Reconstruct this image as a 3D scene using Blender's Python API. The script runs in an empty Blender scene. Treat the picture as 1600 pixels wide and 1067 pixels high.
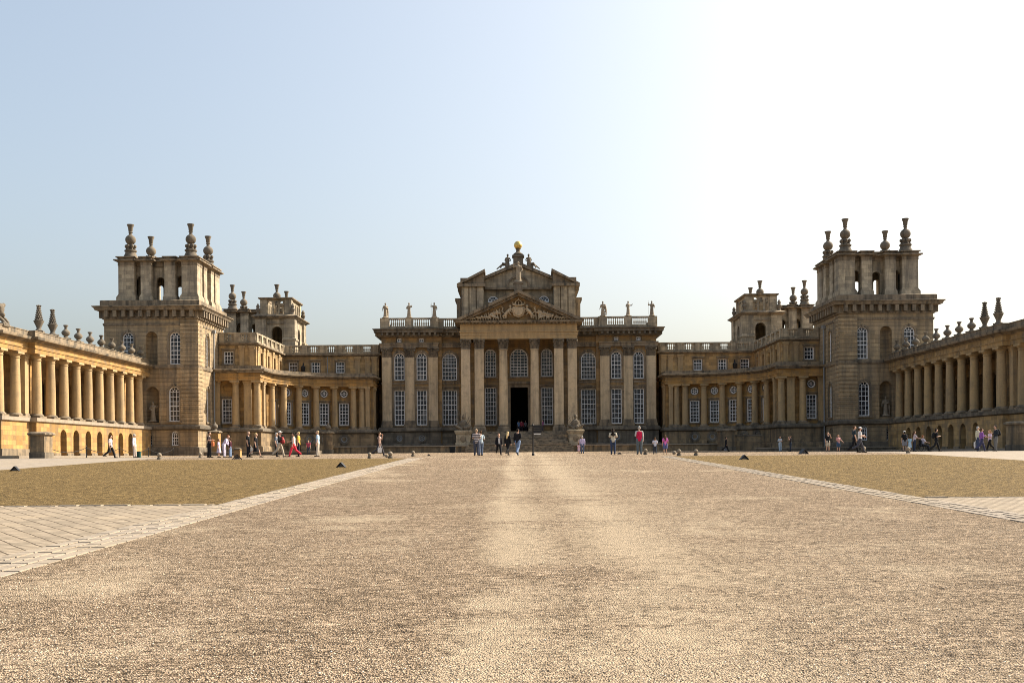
import bpy, bmesh, math, random
from mathutils import Vector, Matrix
from mathutils.geometry import tessellate_polygon
random.seed(7)
PI = math.pi
R = math.radians
scene = bpy.context.scene
COL = scene.collection

# ------------------------------------------------------------------ camera
cam = bpy.data.cameras.new('camera')
cam_o = bpy.data.objects.new('camera', cam)
COL.objects.link(cam_o)
cam.sensor_width = 36.0
cam.lens = 36.0
cam.shift_x = -12.0/1600
cam.shift_y = 177.5/1600
cam.clip_start = 0.1
cam.clip_end = 20000
cam_o.matrix_world = Matrix.Rotation(PI/2, 4, 'X') @ Matrix.Rotation(-0.0078, 4, 'Z')
scene.camera = cam_o

# ------------------------------------------------------------------ light
SUN_EL, SUN_AZ = R(37), R(64)        # azimuth clockwise from +Y (to the right, behind the palace)
w = bpy.data.worlds.new('World')
scene.world = w
w.use_nodes = True
nt = w.node_tree
sky = nt.nodes.new('ShaderNodeTexSky')
sky.sky_type = 'NISHITA'
sky.sun_disc = False
sky.sun_elevation = SUN_EL
sky.sun_rotation = SUN_AZ
sky.altitude = 0
sky.air_density = 1.0
sky.dust_density = 6.0
sky.ozone_density = 1.0
bg = nt.nodes['Background']
bg.inputs[1].default_value = 0.13
hs = nt.nodes.new('ShaderNodeHueSaturation'); hs.inputs['Saturation'].default_value = .95
gm = nt.nodes.new('ShaderNodeGamma'); gm.inputs[1].default_value = .75
nt.links.new(sky.outputs[0], gm.inputs[0])
nt.links.new(gm.outputs[0], hs.inputs['Color'])
tn = nt.nodes.new('ShaderNodeMix'); tn.data_type = 'RGBA'; tn.blend_type = 'MULTIPLY'; tn.inputs[0].default_value = 1; tn.inputs[7].default_value = (1.0, 1.015, .985, 1)
nt.links.new(hs.outputs[0], tn.inputs[6])
nt.links.new(tn.outputs[2], bg.inputs[0])
sun = bpy.data.lights.new('sun', 'SUN')
sun.energy = 3.6
sun.angle = R(0.6)
sun.color = (1.0, 0.90, 0.76)
sun_o = bpy.data.objects.new('sun', sun)
COL.objects.link(sun_o)
tosun = Vector((math.sin(SUN_AZ)*math.cos(SUN_EL), math.cos(SUN_AZ)*math.cos(SUN_EL), math.sin(SUN_EL)))
sun_o.rotation_euler = tosun.to_track_quat('Z', 'Y').to_euler()
sun_o.location = (60, 40, 80)
scene.view_settings.view_transform = 'Standard'
scene.view_settings.look = 'None'
scene.view_settings.exposure = 1.42
scene.view_settings.gamma = 1.0
scene.cycles.max_bounces = 6
scene.cycles.diffuse_bounces = 4
scene.cycles.use_denoising = True
scene.cycles.denoising_input_passes = 'RGB_ALBEDO_NORMAL'
scene.cycles.denoising_prefilter = 'NONE'
scene.cycles.use_adaptive_sampling = False
scene.cycles.filter_width = 1.0
scene.cycles.sample_clamp_indirect = 4

# ------------------------------------------------------------------ materials
def new_mat(name):
    m = bpy.data.materials.new(name)
    m.use_nodes = True
    n = m.node_tree.nodes
    return m, n, m.node_tree.links, n['Principled BSDF']

def mixrgb(n, l, fac, a, b, blend='MIX'):
    x = n.new('ShaderNodeMix'); x.data_type = 'RGBA'; x.blend_type = blend
    for s, v in ((0, fac), (6, a), (7, b)):
        if hasattr(v, 'links'): l.new(v, x.inputs[s])
        elif s == 0: x.inputs[0].default_value = v
        else: x.inputs[s].default_value = (*v, 1)
    return x.outputs[2]

def ramp(n, l, src, p0, p1, c0=(0, 0, 0), c1=(1, 1, 1)):
    r = n.new('ShaderNodeValToRGB'); l.new(src, r.inputs[0])
    r.color_ramp.elements[0].position = p0; r.color_ramp.elements[1].position = p1
    r.color_ramp.elements[0].color = (*c0, 1); r.color_ramp.elements[1].color = (*c1, 1)
    return r.outputs[0]

def noise(n, l, vec, scale, detail=4, rough=.6):
    t = n.new('ShaderNodeTexNoise'); t.inputs['Scale'].default_value = scale
    t.inputs['Detail'].default_value = detail; t.inputs['Roughness'].default_value = rough
    l.new(vec, t.inputs['Vector']); return t.outputs['Fac']

def sc3(c, k): return tuple(min(1, v*k) for v in c)

def stone(name, base, bw=1.1, bh=.42, vary=.25, mortar=.6, stain=.5, dark=(.11, .095, .075), coursed=True, smooth=.012, hline=None):
    m, n, l, b = new_mat(name)
    g = n.new('ShaderNodeNewGeometry')
    s = n.new('ShaderNodeSeparateXYZ'); l.new(g.outputs['Position'], s.inputs[0])
    a = n.new('ShaderNodeMath'); a.operation = 'ADD'; l.new(s.outputs[0], a.inputs[0]); l.new(s.outputs[1], a.inputs[1])
    cv = n.new('ShaderNodeCombineXYZ'); l.new(a.outputs[0], cv.inputs[0]); l.new(s.outputs[2], cv.inputs[1])
    pos = g.outputs['Position']
    big = noise(n, l, pos, .22, 3)
    mid = noise(n, l, pos, 1.3, 5)
    fine = noise(n, l, pos, 9, 4)
    if coursed:
        br = n.new('ShaderNodeTexBrick'); l.new(cv.outputs[0], br.inputs[0])
        br.inputs['Color1'].default_value = (*sc3(base, 1-vary), 1)
        br.inputs['Color2'].default_value = (*sc3(base, 1+vary), 1)
        br.inputs['Mortar'].default_value = (*sc3(base, mortar), 1)
        br.inputs['Scale'].default_value = 1; br.inputs['Mortar Size'].default_value = smooth
        br.inputs['Mortar Smooth'].default_value = .3
        br.inputs['Brick Width'].default_value = bw; br.inputs['Row Height'].default_value = bh
        br.inputs['Bias'].default_value = 0
        col = br.outputs['Color']
    else:
        wv = n.new('ShaderNodeMath'); wv.operation = 'FRACT'
        ml = n.new('ShaderNodeMath'); ml.operation = 'MULTIPLY'; ml.inputs[1].default_value = 1/bh
        l.new(s.outputs[2], ml.inputs[0]); l.new(ml.outputs[0], wv.inputs[0])
        j = ramp(n, l, wv.outputs[0], .0, .035)
        col = mixrgb(n, l, j, sc3(base, .8), base)
    if hline:
        hm = n.new('ShaderNodeMath'); hm.operation = 'MULTIPLY'; hm.inputs[1].default_value = 1/hline; l.new(s.outputs[2], hm.inputs[0])
        hf = n.new('ShaderNodeMath'); hf.operation = 'FRACT'; l.new(hm.outputs[0], hf.inputs[0])
        col = mixrgb(n, l, 1, col, ramp(n, l, hf.outputs[0], .06, .14, (.38, .36, .33), (1, 1, 1)), 'MULTIPLY')
    # warm / grey patches that belong to the stone
    col = mixrgb(n, l, ramp(n, l, big, .35, .7), col, mixrgb(n, l, .45, col, (base[0]*.86, base[1]*.92, base[2]*1.12)))
    # vertical rain streaks
    mp = n.new('ShaderNodeMapping'); mp.inputs['Scale'].default_value = (1.6, 1.6, .12); l.new(pos, mp.inputs[0])
    st = noise(n, l, mp.outputs[0], 1.0, 5, .65)
    sf = n.new('ShaderNodeMath'); sf.operation = 'MULTIPLY'; l.new(ramp(n, l, st, .45, .68), sf.inputs[0]); sf.inputs[1].default_value = stain
    col = mixrgb(n, l, sf.outputs[0], col, dark)
    mf = n.new('ShaderNodeMath'); mf.operation = 'MULTIPLY'; l.new(ramp(n, l, mid, .5, .7), mf.inputs[0]); mf.inputs[1].default_value = stain*.8
    col = mixrgb(n, l, mf.outputs[0], col, sc3(dark, 1.4))
    col = mixrgb(n, l, .35, col, mixrgb(n, l, 1, col, ramp(n, l, fine, .2, .8, (.55, .55, .55), (1.25, 1.25, 1.25)), 'MULTIPLY'))
    l.new(col, b.inputs['Base Color'])
    b.inputs['Roughness'].default_value = .92
    b.inputs['Specular IOR Level'].default_value = .15
    bp = n.new('ShaderNodeBump'); bp.inputs['Strength'].default_value = .5; bp.inputs['Distance'].default_value = .03
    l.new(fine, bp.inputs['Height']); l.new(bp.outputs[0], b.inputs['Normal'])
    return m

def plain(name, c, rough=.6, metal=0, var=.15, scale=12, spec=.3):
    m, n, l, b = new_mat(name)
    g = n.new('ShaderNodeTexCoord')
    f = noise(n, l, g.outputs['Object'], scale, 3)
    l.new(ramp(n, l, f, .3, .7, sc3(c, 1-var), sc3(c, 1+var)), b.inputs['Base Color'])
    b.inputs['Roughness'].default_value = rough; b.inputs['Metallic'].default_value = metal
    b.inputs['Specular IOR Level'].default_value = spec
    return m

M = {}
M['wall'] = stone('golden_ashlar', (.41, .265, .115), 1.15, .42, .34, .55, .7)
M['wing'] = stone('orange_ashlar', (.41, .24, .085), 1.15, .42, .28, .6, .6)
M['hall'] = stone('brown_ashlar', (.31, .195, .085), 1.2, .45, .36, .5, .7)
M['tower'] = stone('tower_ashlar', (.385, .28, .16), 1.3, .50, .22, .8, .75, hline=.5)
M['attic'] = stone('attic_ashlar', (.42, .34, .225), 1.1, .45, .3, .55, .8)
M['column'] = stone('column_stone', (.45, .31, .155), bh=1.5, coursed=False, stain=.5)
M['pier'] = stone('pale_column_stone', (.58, .44, .27), bh=1.6, coursed=False, stain=.5)
M['trim'] = stone('weathered_trim', (.28, .215, .14), bh=30, coursed=False, stain=1.0, dark=(.07, .062, .05))
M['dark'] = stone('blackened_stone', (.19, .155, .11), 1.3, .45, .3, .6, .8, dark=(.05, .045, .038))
M['plinth'] = stone('plinth_stone', (.29, .205, .115), 1.4, .5, .3, .6, .9, dark=(.06, .055, .045))
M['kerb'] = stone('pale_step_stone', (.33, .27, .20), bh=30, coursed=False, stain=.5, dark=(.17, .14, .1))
M['urn'] = stone('urn_stone', (.20, .165, .12), bh=30, coursed=False, stain=.9, dark=(.08, .07, .055))
M['carved'] = stone('carved_stone_shade', (.21, .17, .12), bh=30, coursed=False, stain=.9, dark=(.035, .03, .025))  # weather stains, plus the shade of deep carved recesses put into the colour
M['statue'] = stone('statue_stone', (.36, .29, .2), bh=30, coursed=False, stain=.6, dark=(.12, .1, .08))
M['lead'] = plain('lead_roof', (.13, .135, .14), .6)
M['white'] = plain('white_paint', (.80, .79, .78), .45, 0, .04)
M['iron'] = plain('black_iron', (.018, .018, .02), .5)
M['pipe'] = plain('grey_pipe', (.22, .23, .24), .5)
M['void'] = plain('interior_shade', (.012, .010, .009), .9, spec=0)  # near-black colour that stands for the shade of unlit rooms
M['wood'] = plain('dark_oak', (.045, .026, .016), .6)
def gold():
    m, n, l, b = new_mat('gilded_copper')
    g = n.new('ShaderNodeNewGeometry')
    f = noise(n, l, g.outputs['Position'], 3, 4)
    l.new(ramp(n, l, f, .3, .7, (.55, .38, .09), (.75, .56, .2)), b.inputs['Base Color'])
    b.inputs['Metallic'].default_value = .75; b.inputs['Roughness'].default_value = .42
    return m
M['gold'] = gold()
def glass():
    m, n, l, b = new_mat('window_glass')
    g = n.new('ShaderNodeNewGeometry')
    s = n.new('ShaderNodeSeparateXYZ'); l.new(g.outputs['Position'], s.inputs[0])
    a = n.new('ShaderNodeMath'); a.operation = 'ADD'; l.new(s.outputs[0], a.inputs[0]); l.new(s.outputs[1], a.inputs[1])
    cv = n.new('ShaderNodeCombineXYZ'); l.new(a.outputs[0], cv.inputs[0]); l.new(s.outputs[2], cv.inputs[1])
    br = n.new('ShaderNodeTexBrick'); l.new(cv.outputs[0], br.inputs[0])
    br.offset = 0; br.inputs['Scale'].default_value = 1
    br.inputs['Brick Width'].default_value = .43; br.inputs['Row Height'].default_value = .62; br.inputs['Mortar Size'].default_value = 0
    br.inputs['Color1'].default_value = (.012, .013, .017, 1); br.inputs['Color2'].default_value = (.055, .058, .066, 1)
    f = noise(n, l, g.outputs['Position'], .55, 2)
    l.new(mixrgb(n, l, ramp(n, l, f, .58, .68), br.outputs[0], (.16, .155, .15)), b.inputs['Base Color'])
    b.inputs['Roughness'].default_value = .12
    b.inputs['Specular IOR Level'].default_value = .4
    bp = n.new('ShaderNodeBump'); bp.inputs['Strength'].default_value = .15; bp.inputs['Distance'].default_value = .02
    l.new(noise(n, l, g.outputs['Position'], 2.2, 2), bp.inputs['Height']); l.new(bp.outputs[0], b.inputs['Normal'])
    return m
M['glass'] = glass()

def gravel(name, c_lo, c_hi, c_fine, c_dark, patch=1.0, gs=14, lo=.36):
    m, n, l, b = new_mat(name)
    g = n.new('ShaderNodeNewGeometry'); pos = g.outputs['Position']
    v = n.new('ShaderNodeTexVoronoi'); v.inputs['Scale'].default_value = 62; l.new(pos, v.inputs['Vector'])
    sp = n.new('ShaderNodeSeparateColor'); l.new(v.outputs['Color'], sp.inputs[0])
    grains = ramp(n, l, sp.outputs[0], .1, .95, c_lo, c_hi)
    grains = mixrgb(n, l, ramp(n, l, v.outputs['Distance'], .35, .8), grains, c_dark)
    mp = n.new('ShaderNodeMapping'); mp.inputs['Scale'].default_value = (.75, 1.5, 1); l.new(pos, mp.inputs[0])
    s1 = noise(n, l, mp.outputs[0], gs, 5, .75)
    s2 = noise(n, l, mp.outputs[0], 3.2, 6, .75)
    s3 = noise(n, l, mp.outputs[0], .33, 6, .62)
    # compacted tracks where the sand shows
    mt = n.new('ShaderNodeMapping'); mt.inputs['Scale'].default_value = (.34, .16, 1); mt.inputs['Location'].default_value = (.4, .0, 0); l.new(pos, mt.inputs[0])
    s4 = noise(n, l, mt.outputs[0], 1.0, 5, .65)
    col = mixrgb(n, l, 1, grains, ramp(n, l, s1, .38, .62, (lo, lo*.96, lo*.9), (1.45, 1.43, 1.4)), 'MULTIPLY')
    col = mixrgb(n, l, 1, col, ramp(n, l, s2, .36, .64, (.60, .58, .54), (1.25, 1.25, 1.25)), 'MULTIPLY')
    tr = n.new('ShaderNodeMath'); tr.operation = 'MULTIPLY'; l.new(ramp(n, l, s4, .46, .66), tr.inputs[0]); l.new(ramp(n, l, s3, .36, .6), tr.inputs[1])
    # wheel tracks along the drive: x wobbled by noise, looked up in a band ramp
    sx = n.new('ShaderNodeSeparateXYZ'); l.new(pos, sx.inputs[0])
    wob = n.new('ShaderNodeMath'); wob.operation = 'MULTIPLY_ADD'; l.new(s4, wob.inputs[0]); wob.inputs[1].default_value = 1.6; l.new(sx.outputs[0], wob.inputs[2])
    mr = n.new('ShaderNodeMapRange'); l.new(wob.outputs[0], mr.inputs[0]); mr.inputs[1].default_value = -6; mr.inputs[2].default_value = 10
    tk = n.new('ShaderNodeValToRGB'); l.new(mr.outputs[0], tk.inputs[0])
    el = tk.color_ramp.elements; el[0].position = .30; el[0].color = (0, 0, 0, 1); el[1].position = .9; el[1].color = (0, 0, 0, 1)
    for p, c in ((.37, .15), (.406, 1), (.455, .4), (.512, 1), (.57, .5), (.64, .4), (.74, .15)): q = el.new(p); q.color = (c, c, c, 1)
    bk = n.new('ShaderNodeMath'); bk.operation = 'MULTIPLY'; l.new(tk.outputs[0], bk.inputs[0]); l.new(ramp(n, l, s3, .28, .5), bk.inputs[1])
    mxx = n.new('ShaderNodeMath'); mxx.operation = 'MAXIMUM'; l.new(bk.outputs[0], mxx.inputs[0]); l.new(tr.outputs[0], mxx.inputs[1]); tr = mxx
    t2 = n.new('ShaderNodeMath'); t2.operation = 'MULTIPLY'; brk = n.new('ShaderNodeMath'); brk.operation = 'MULTIPLY_ADD'; l.new(s1, brk.inputs[0]); brk.inputs[1].default_value = 2.2; l.new(tr.outputs[0], brk.inputs[2])
    bm_ = n.new('ShaderNodeMapRange'); l.new(brk.outputs[0], bm_.inputs[0]); bm_.inputs[1].default_value = 1.3; bm_.inputs[2].default_value = 1.95
    l.new(bm_.outputs[0], t2.inputs[0]); t2.inputs[1].default_value = .6*patch
    col = mixrgb(n, l, t2.outputs[0], col, mixrgb(n, l, ramp(n, l, s1, .3, .75), sc3(c_fine, .86), c_fine))
    l.new(col, b.inputs['Base Color'])
    b.inputs['Roughness'].default_value = .95; b.inputs['Specular IOR Level'].default_value = .1
    bp = n.new('ShaderNodeBump'); bp.inputs['Strength'].default_value = .9; bp.inputs['Distance'].default_value = .03
    hh = n.new('ShaderNodeMath'); hh.operation = 'SUBTRACT'; l.new(s1, hh.inputs[0]); l.new(v.outputs['Distance'], hh.inputs[1])
    l.new(hh.outputs[0], bp.inputs['Height']); l.new(bp.outputs[0], b.inputs['Normal'])
    return m
M['gravel'] = gravel('sandy_gravel', (.23, .165, .105), (.63, .49, .355), (.55, .44, .305), (.06, .042, .027))
M['bed'] = gravel('golden_gravel', (.165, .11, .042), (.47, .335, .15), (.32, .22, .09), (.05, .032, .012), .1, 9, .25)
def setts():
    m, n, l, b = new_mat('pale_setts')
    g = n.new('ShaderNodeNewGeometry'); pos = g.outputs['Position']
    mp = n.new('ShaderNodeMapping'); mp.inputs['Rotation'].default_value = (0, 0, R(53)); l.new(pos, mp.inputs[0])
    dn = n.new('ShaderNodeTexNoise'); dn.inputs['Scale'].default_value = 1.5; l.new(pos, dn.inputs['Vector'])
    ad = n.new('ShaderNodeMix'); ad.data_type = 'VECTOR'; ad.inputs[0].default_value = .06
    l.new(mp.outputs[0], ad.inputs[4]); l.new(dn.outputs['Color'], ad.inputs[5])
    br = n.new('ShaderNodeTexBrick'); l.new(ad.outputs[1], br.inputs[0])
    br.inputs['Scale'].default_value = 1; br.inputs['Brick Width'].default_value = .19; br.inputs['Row Height'].default_value = .26
    br.inputs['Mortar Size'].default_value = .016; br.inputs['Mortar Smooth'].default_value = .4
    br.inputs['Color1'].default_value = (.25, .205, .15, 1); br.inputs['Color2'].default_value = (.345, .28, .205, 1)
    br.inputs['Mortar'].default_value = (.10, .075, .05, 1)
    s = noise(n, l, pos, 7, 5, .7); s2 = noise(n, l, pos, .8, 4, .6)
    col = mixrgb(n, l, 1, br.outputs[0], ramp(n, l, s, .25, .75, (.7, .68, .66), (1.2, 1.2, 1.2)), 'MULTIPLY')
    col = mixrgb(n, l, ramp(n, l, s2, .5, .75), col, mixrgb(n, l, .5, col, (.42, .33, .22)))
    l.new(col, b.inputs['Base Color']); b.inputs['Roughness'].default_value = .9; b.inputs['Specular IOR Level'].default_value = .15
    bp = n.new('ShaderNodeBump'); bp.inputs['Strength'].default_value = .6; bp.inputs['Distance'].default_value = .02; bp.invert = True
    l.new(br.outputs['Fac'], bp.inputs['Height']); l.new(bp.outputs[0], b.inputs['Normal'])
    return m
M['setts'] = setts()
_cloth = {}
def cloth(c, stripe=None):
    k = (c, stripe)
    if k in _cloth: return _cloth[k]
    m, n, l, b = new_mat('cloth')
    t = n.new('ShaderNodeTexCoord')
    f = noise(n, l, t.outputs['Object'], 14, 3)
    col = ramp(n, l, f, .3, .7, sc3(c, .8), sc3(c, 1.15))
    if stripe:
        s = n.new('ShaderNodeSeparateXYZ'); l.new(t.outputs['Object'], s.inputs[0])
        q = n.new('ShaderNodeMath'); q.operation = 'MULTIPLY'; q.inputs[1].default_value = 9; l.new(s.outputs[2], q.inputs[0])
        fr = n.new('ShaderNodeMath'); fr.operation = 'FRACT'; l.new(q.outputs[0], fr.inputs[0])
        gt = n.new('ShaderNodeMath'); gt.operation = 'GREATER_THAN'; gt.inputs[1].default_value = .5; l.new(fr.outputs[0], gt.inputs[0])
        col = mixrgb(n, l, gt.outputs[0], col, stripe)
    l.new(col, b.inputs['Base Color']); b.inputs['Roughness'].default_value = .85; b.inputs['Specular IOR Level'].default_value = .15
    _cloth[k] = m
    return m
SKIN = plain('skin', (.55, .33, .23), .55, 0, .08)
def hairmat(c): return cloth(c)

# ------------------------------------------------------------------ mesh builder
class MB:
    def __init__(s): s.v = []; s.f = []
    def add(s, vs, fs):
        k = len(s.v); s.v += [tuple(p) for p in vs]; s.f += [tuple(i+k for i in q) for q in fs]
    def box(s, x0, x1, y0, y1, z0, z1):
        if x0 > x1: x0, x1 = x1, x0
        if y0 > y1: y0, y1 = y1, y0
        s.add([(x0, y0, z0), (x1, y0, z0), (x1, y1, z0), (x0, y1, z0), (x0, y0, z1), (x1, y0, z1), (x1, y1, z1), (x0, y1, z1)],
              [(3, 2, 1, 0), (4, 5, 6, 7), (0, 1, 5, 4), (1, 2, 6, 5), (2, 3, 7, 6), (3, 0, 4, 7)])
    def obox(s, c, h, rz=0, rx=0, ry=0):
        m = Matrix.Translation(c) @ Matrix.Rotation(rz, 4, 'Z') @ Matrix.Rotation(ry, 4, 'Y') @ Matrix.Rotation(rx, 4, 'X')
        vs = [m @ Vector((a*h[0], b*h[1], d*h[2])) for d in (-1, 1) for a, b in ((-1, -1), (1, -1), (1, 1), (-1, 1))]
        s.add(vs, [(3, 2, 1, 0), (4, 5, 6, 7), (0, 1, 5, 4), (1, 2, 6, 5), (2, 3, 7, 6), (3, 0, 4, 7)])
    def rings(s, rs, cap=True):
        n = len(rs[0]); vs = [p for r in rs for p in r]; fs = []
        for i in range(len(rs)-1):
            for j in range(n):
                fs.append((i*n+j, i*n+(j+1) % n, (i+1)*n+(j+1) % n, (i+1)*n+j))
        if cap:
            fs.append(tuple(reversed(range(n)))); fs.append(tuple(range((len(rs)-1)*n, len(rs)*n)))
        s.add(vs, fs)
    def lathe(s, prof, n=16, cx=0, cy=0, cz=0, sq=False, ph=0, sx=1, sy=1):
        rs = []
        for r, z in prof:
            if sq: rs.append([(cx+r*a*sx, cy+r*b*sy, cz+z) for a, b in ((-1, -1), (1, -1), (1, 1), (-1, 1))])
            else: rs.append([(cx+max(r, .002)*math.cos(ph+2*PI*j/n)*sx, cy+max(r, .002)*math.sin(ph+2*PI*j/n)*sy, cz+z) for j in range(n)])
        s.rings(rs)
    def tube(s, pts, rad, n=8, round_ends=False):
        P = [Vector(p) for p in pts]
        if not hasattr(rad, '__len__'): rad = [rad]*len(P)
        rad = list(rad)
        if round_ends:
            d0 = (P[0]-P[1]).normalized(); d1 = (P[-1]-P[-2]).normalized()
            P = [P[0]+d0*rad[0]*.9, P[0]+d0*rad[0]*.5] + P + [P[-1]+d1*rad[-1]*.5, P[-1]+d1*rad[-1]*.9]
            rad = [rad[0]*.4, rad[0]*.87] + rad + [rad[-1]*.87, rad[-1]*.4]
        rs = []
        for i, p in enumerate(P):
            d = (P[min(i+1, len(P)-1)]-P[max(i-1, 0)])
            if d.length < 1e-9: d = Vector((0, 0, 1))
            d.normalize()
            u = d.orthogonal() if i == 0 else (u - d*u.dot(d))
            if u.length < 1e-6: u = d.orthogonal()
            u.normalize(); vv = d.cross(u)
            rs.append([p + u*rad[i]*math.cos(2*PI*j/n) + vv*rad[i]*math.sin(2*PI*j/n) for j in range(n)])
        s.rings(rs)
    def blob(s, c, r, n=10, m=6, jit=0):
        rs = []
        for i in range(m+1):
            t = -PI/2 + PI*i/m
            t = max(-PI/2+.08, min(PI/2-.08, t))
            rs.append([(c[0]+r[0]*math.cos(t)*math.cos(2*PI*j/n)*(1+random.uniform(-jit, jit)), c[1]+r[1]*math.cos(t)*math.sin(2*PI*j/n)*(1+random.uniform(-jit, jit)), c[2]+r[2]*math.sin(t)) for j in range(n)])
        s.rings(rs)
    def prism(s, pts, y0, y1):       # outline in x,z pushed along y
        n = len(pts)
        s.rings([[(x, y0, z) for x, z in pts], [(x, y1, z) for x, z in pts]])
    def slab(s, pts, z0, z1):        # outline in x,y pushed along z
        s.rings([[(x, y, z0) for x, y in pts], [(x, y, z1) for x, y in pts]])
    def panel(s, outer, holes, fn, d0, d1):
        loops = [outer]+holes
        tris = tessellate_polygon([[Vector((a, b, 0)) for a, b in lp] for lp in loops])
        flat = [p for lp in loops for p in lp]; N = len(flat)
        vs = [fn(a, b, d0) for a, b in flat] + [fn(a, b, d1) for a, b in flat]
        fs = []
        for t in tris:
            fs.append(tuple(t)); fs.append(tuple(i+N for i in reversed(t)))
        k = 0
        for lp in loops:
            n = len(lp)
            for j in range(n):
                a, b2 = k+j, k+(j+1) % n
                fs.append((a, b2, b2+N, a+N))
            k += n
        s.add(vs, fs)
    def sweep(s, path, prof, closed=False):
        n = len(path); nor = []
        segs = n if closed else n-1
        for i in range(segs):
            a, b = path[i], path[(i+1) % n]
            d = Vector((b[0]-a[0], b[1]-a[1])).normalized(); nor.append(Vector((d.y, -d.x)))
        mit = []
        for i in range(n):
            if closed: n1, n2 = nor[i-1], nor[i]
            else: n1, n2 = nor[max(i-1, 0)], nor[min(i, segs-1)]
            mit.append((n1+n2)/max(.2, 1+n1.dot(n2)))
        rs = [[(path[i][0]+mit[i].x*o, path[i][1]+mit[i].y*o, z) for o, z in prof] for i in range(n)]
        if closed: rs.append(rs[0])
        s.rings(rs, cap=not closed)
    def map(s, fn): s.v = [tuple(fn(*p)) for p in s.v]
    def mesh(s, name, mat, angle=40):
        me = bpy.data.meshes.new(name)
        me.from_pydata([tuple(p) for p in s.v], [], s.f)
        bm = bmesh.new(); bm.from_mesh(me)
        bmesh.ops.recalc_face_normals(bm, faces=bm.faces)
        bm.to_mesh(me); bm.free()
        me.materials.append(mat if not isinstance(mat, str) else M[mat])
        me.shade_smooth(); me.set_sharp_from_angle(angle=R(angle))
        return me
    def build(s, name, mat, parent=None, angle=40):
        return link(name, s.mesh(name, mat, angle), parent)

def wmat(o):
    m = o.matrix_basis.copy()
    if o.parent: m = wmat(o.parent) @ o.matrix_parent_inverse @ m
    return m
def link(name, me, parent=None, loc=None, rz=0):
    o = bpy.data.objects.new(name, me); COL.objects.link(o)
    if loc is not None: o.matrix_basis = Matrix.Translation(loc) @ Matrix.Rotation(rz, 4, 'Z')
    if parent:
        o.parent = parent; o.matrix_parent_inverse = wmat(parent).inverted()
    return o
def child(name, me, parent, loc=(0, 0, 0), rz=0):     # location in the parent's own space
    o = bpy.data.objects.new(name, me); COL.objects.link(o)
    o.parent = parent; o.location = loc; o.rotation_euler = (0, 0, rz)
    return o
def tag(o, label, cat, group=None, kind=None):
    o['label'] = label; o['category'] = cat
    if group: o['group'] = group
    if kind: o['kind'] = kind
    return o
def thing(name, label, cat, loc=(0, 0, 0), rz=0, group=None):
    o = bpy.data.objects.new(name, None); COL.objects.link(o); o.empty_display_size = .3
    o.location = loc; o.rotation_euler = (0, 0, rz)
    return tag(o, label, cat, group)
def copy_tree(o, parent=None):
    c = o.copy(); COL.objects.link(c)
    if parent: c.parent = parent
    for ch in list(o.children): copy_tree(ch, c)
    return c

# ------------------------------------------------------------------ ground
def zraw(y):
    if y < 66: return -1.58 + .0237*y - .0
    if y < 110: return -.016 + .0035*(y-66)
    return .138 + .012*(min(y, 145)-110)
def zg(y):
    i = math.floor(y); t = y-i
    zs = lambda k: (zraw(k-2)+zraw(k-1)+2*zraw(k)+zraw(k+1)+zraw(k+2))/6
    return zs(i)*(1-t)+zs(i+1)*t
def sheet(name, x0, x1, y0, y1, dz, mat, nx=1):
    ys = sorted({y0, y1} | {float(k) for k in range(math.ceil(y0), math.floor(y1)+1)})
    mb = MB(); vs = []; fs = []
    for y in ys:
        for i in range(nx+1): vs.append((x0+(x1-x0)*i/nx, y, zg(y)+dz))
    for j in range(len(ys)-1):
        for i in range(nx): a = j*(nx+1)+i; fs.append((a, a+1, a+nx+2, a+nx+1))
    mb.add(vs, fs)
    o = mb.build(name, mat); o['kind'] = 'structure'
    return o
def ground():
    mb = MB(); ys = [-400., -100., -30.]+[float(k) for k in range(-12, 161)]+[400., 1500., 6000.]
    vs = []; fs = []
    xs = [-6000, -200, -60, -20, 0, 20, 60, 200, 6000]
    for y in ys:
        z = zg(y) if -20 < y < 150 else (zg(-12) if y < 0 else zg(150))
        for x in xs: vs.append((x, y, z))
    n = len(xs)
    for j in range(len(ys)-1):
        for i in range(n-1): a = j*n+i; fs.append((a, a+1, a+n+1, a+n))
    mb.add(vs, fs)
    o = mb.build('ground', 'gravel'); o['kind'] = 'structure'
ground()
sheet('gravel_bed', -23.3, -6.7, 22.7, 61, .008, 'bed')
sheet('gravel_bed', 9.1, 23.8, 23.2, 61, .008, 'bed')
sheet('paved_area', -30, -6.7, -2, 22.66, .004, 'setts')
sheet('paved_area', 9.1, 30, -2, 23.16, .004, 'setts')
sheet('paved_strip', -42, -23.34, 22.7, 86, .004, 'kerb')
sheet('paved_strip', 23.84, 42, 23.2, 86, .004, 'kerb')
# long stone kerbs: rows of setts with joints and uneven tops
def kerb_run(name, x0, x1, y0, y1):
    mb = MB(); rows = 4; wd = (x1-x0)/rows
    for r in range(rows):
        y = y0 + random.uniform(0, .3)
        while y < y1:
            L = random.uniform(.28, .5); ye = min(y1, y+L-.004)
            h = .012+random.uniform(-.006, .006)
            xa = x0+wd*r+.006+random.uniform(-.01, .01); xb = x0+wd*(r+1)-.006
            za, zb = zg(y), zg(ye)
            mb.add([(xa, y, za-.05), (xb, y, za-.05), (xb, ye, zb-.05), (xa, ye, zb-.05),
                    (xa+.02, y+.02, za+h), (xb-.02, y+.02, za+h), (xb-.02, ye-.02, zb+h), (xa+.02, ye-.02, zb+h)],
                   [(4, 5, 6, 7), (0, 1, 5, 4), (1, 2, 6, 5), (2, 3, 7, 6), (3, 0, 4, 7)])
            y += L
    o = mb.build(name, 'kerb'); o['kind'] = 'structure'
kerb_run('path_kerb', -6.7, -5.75, 4, 61)
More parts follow.
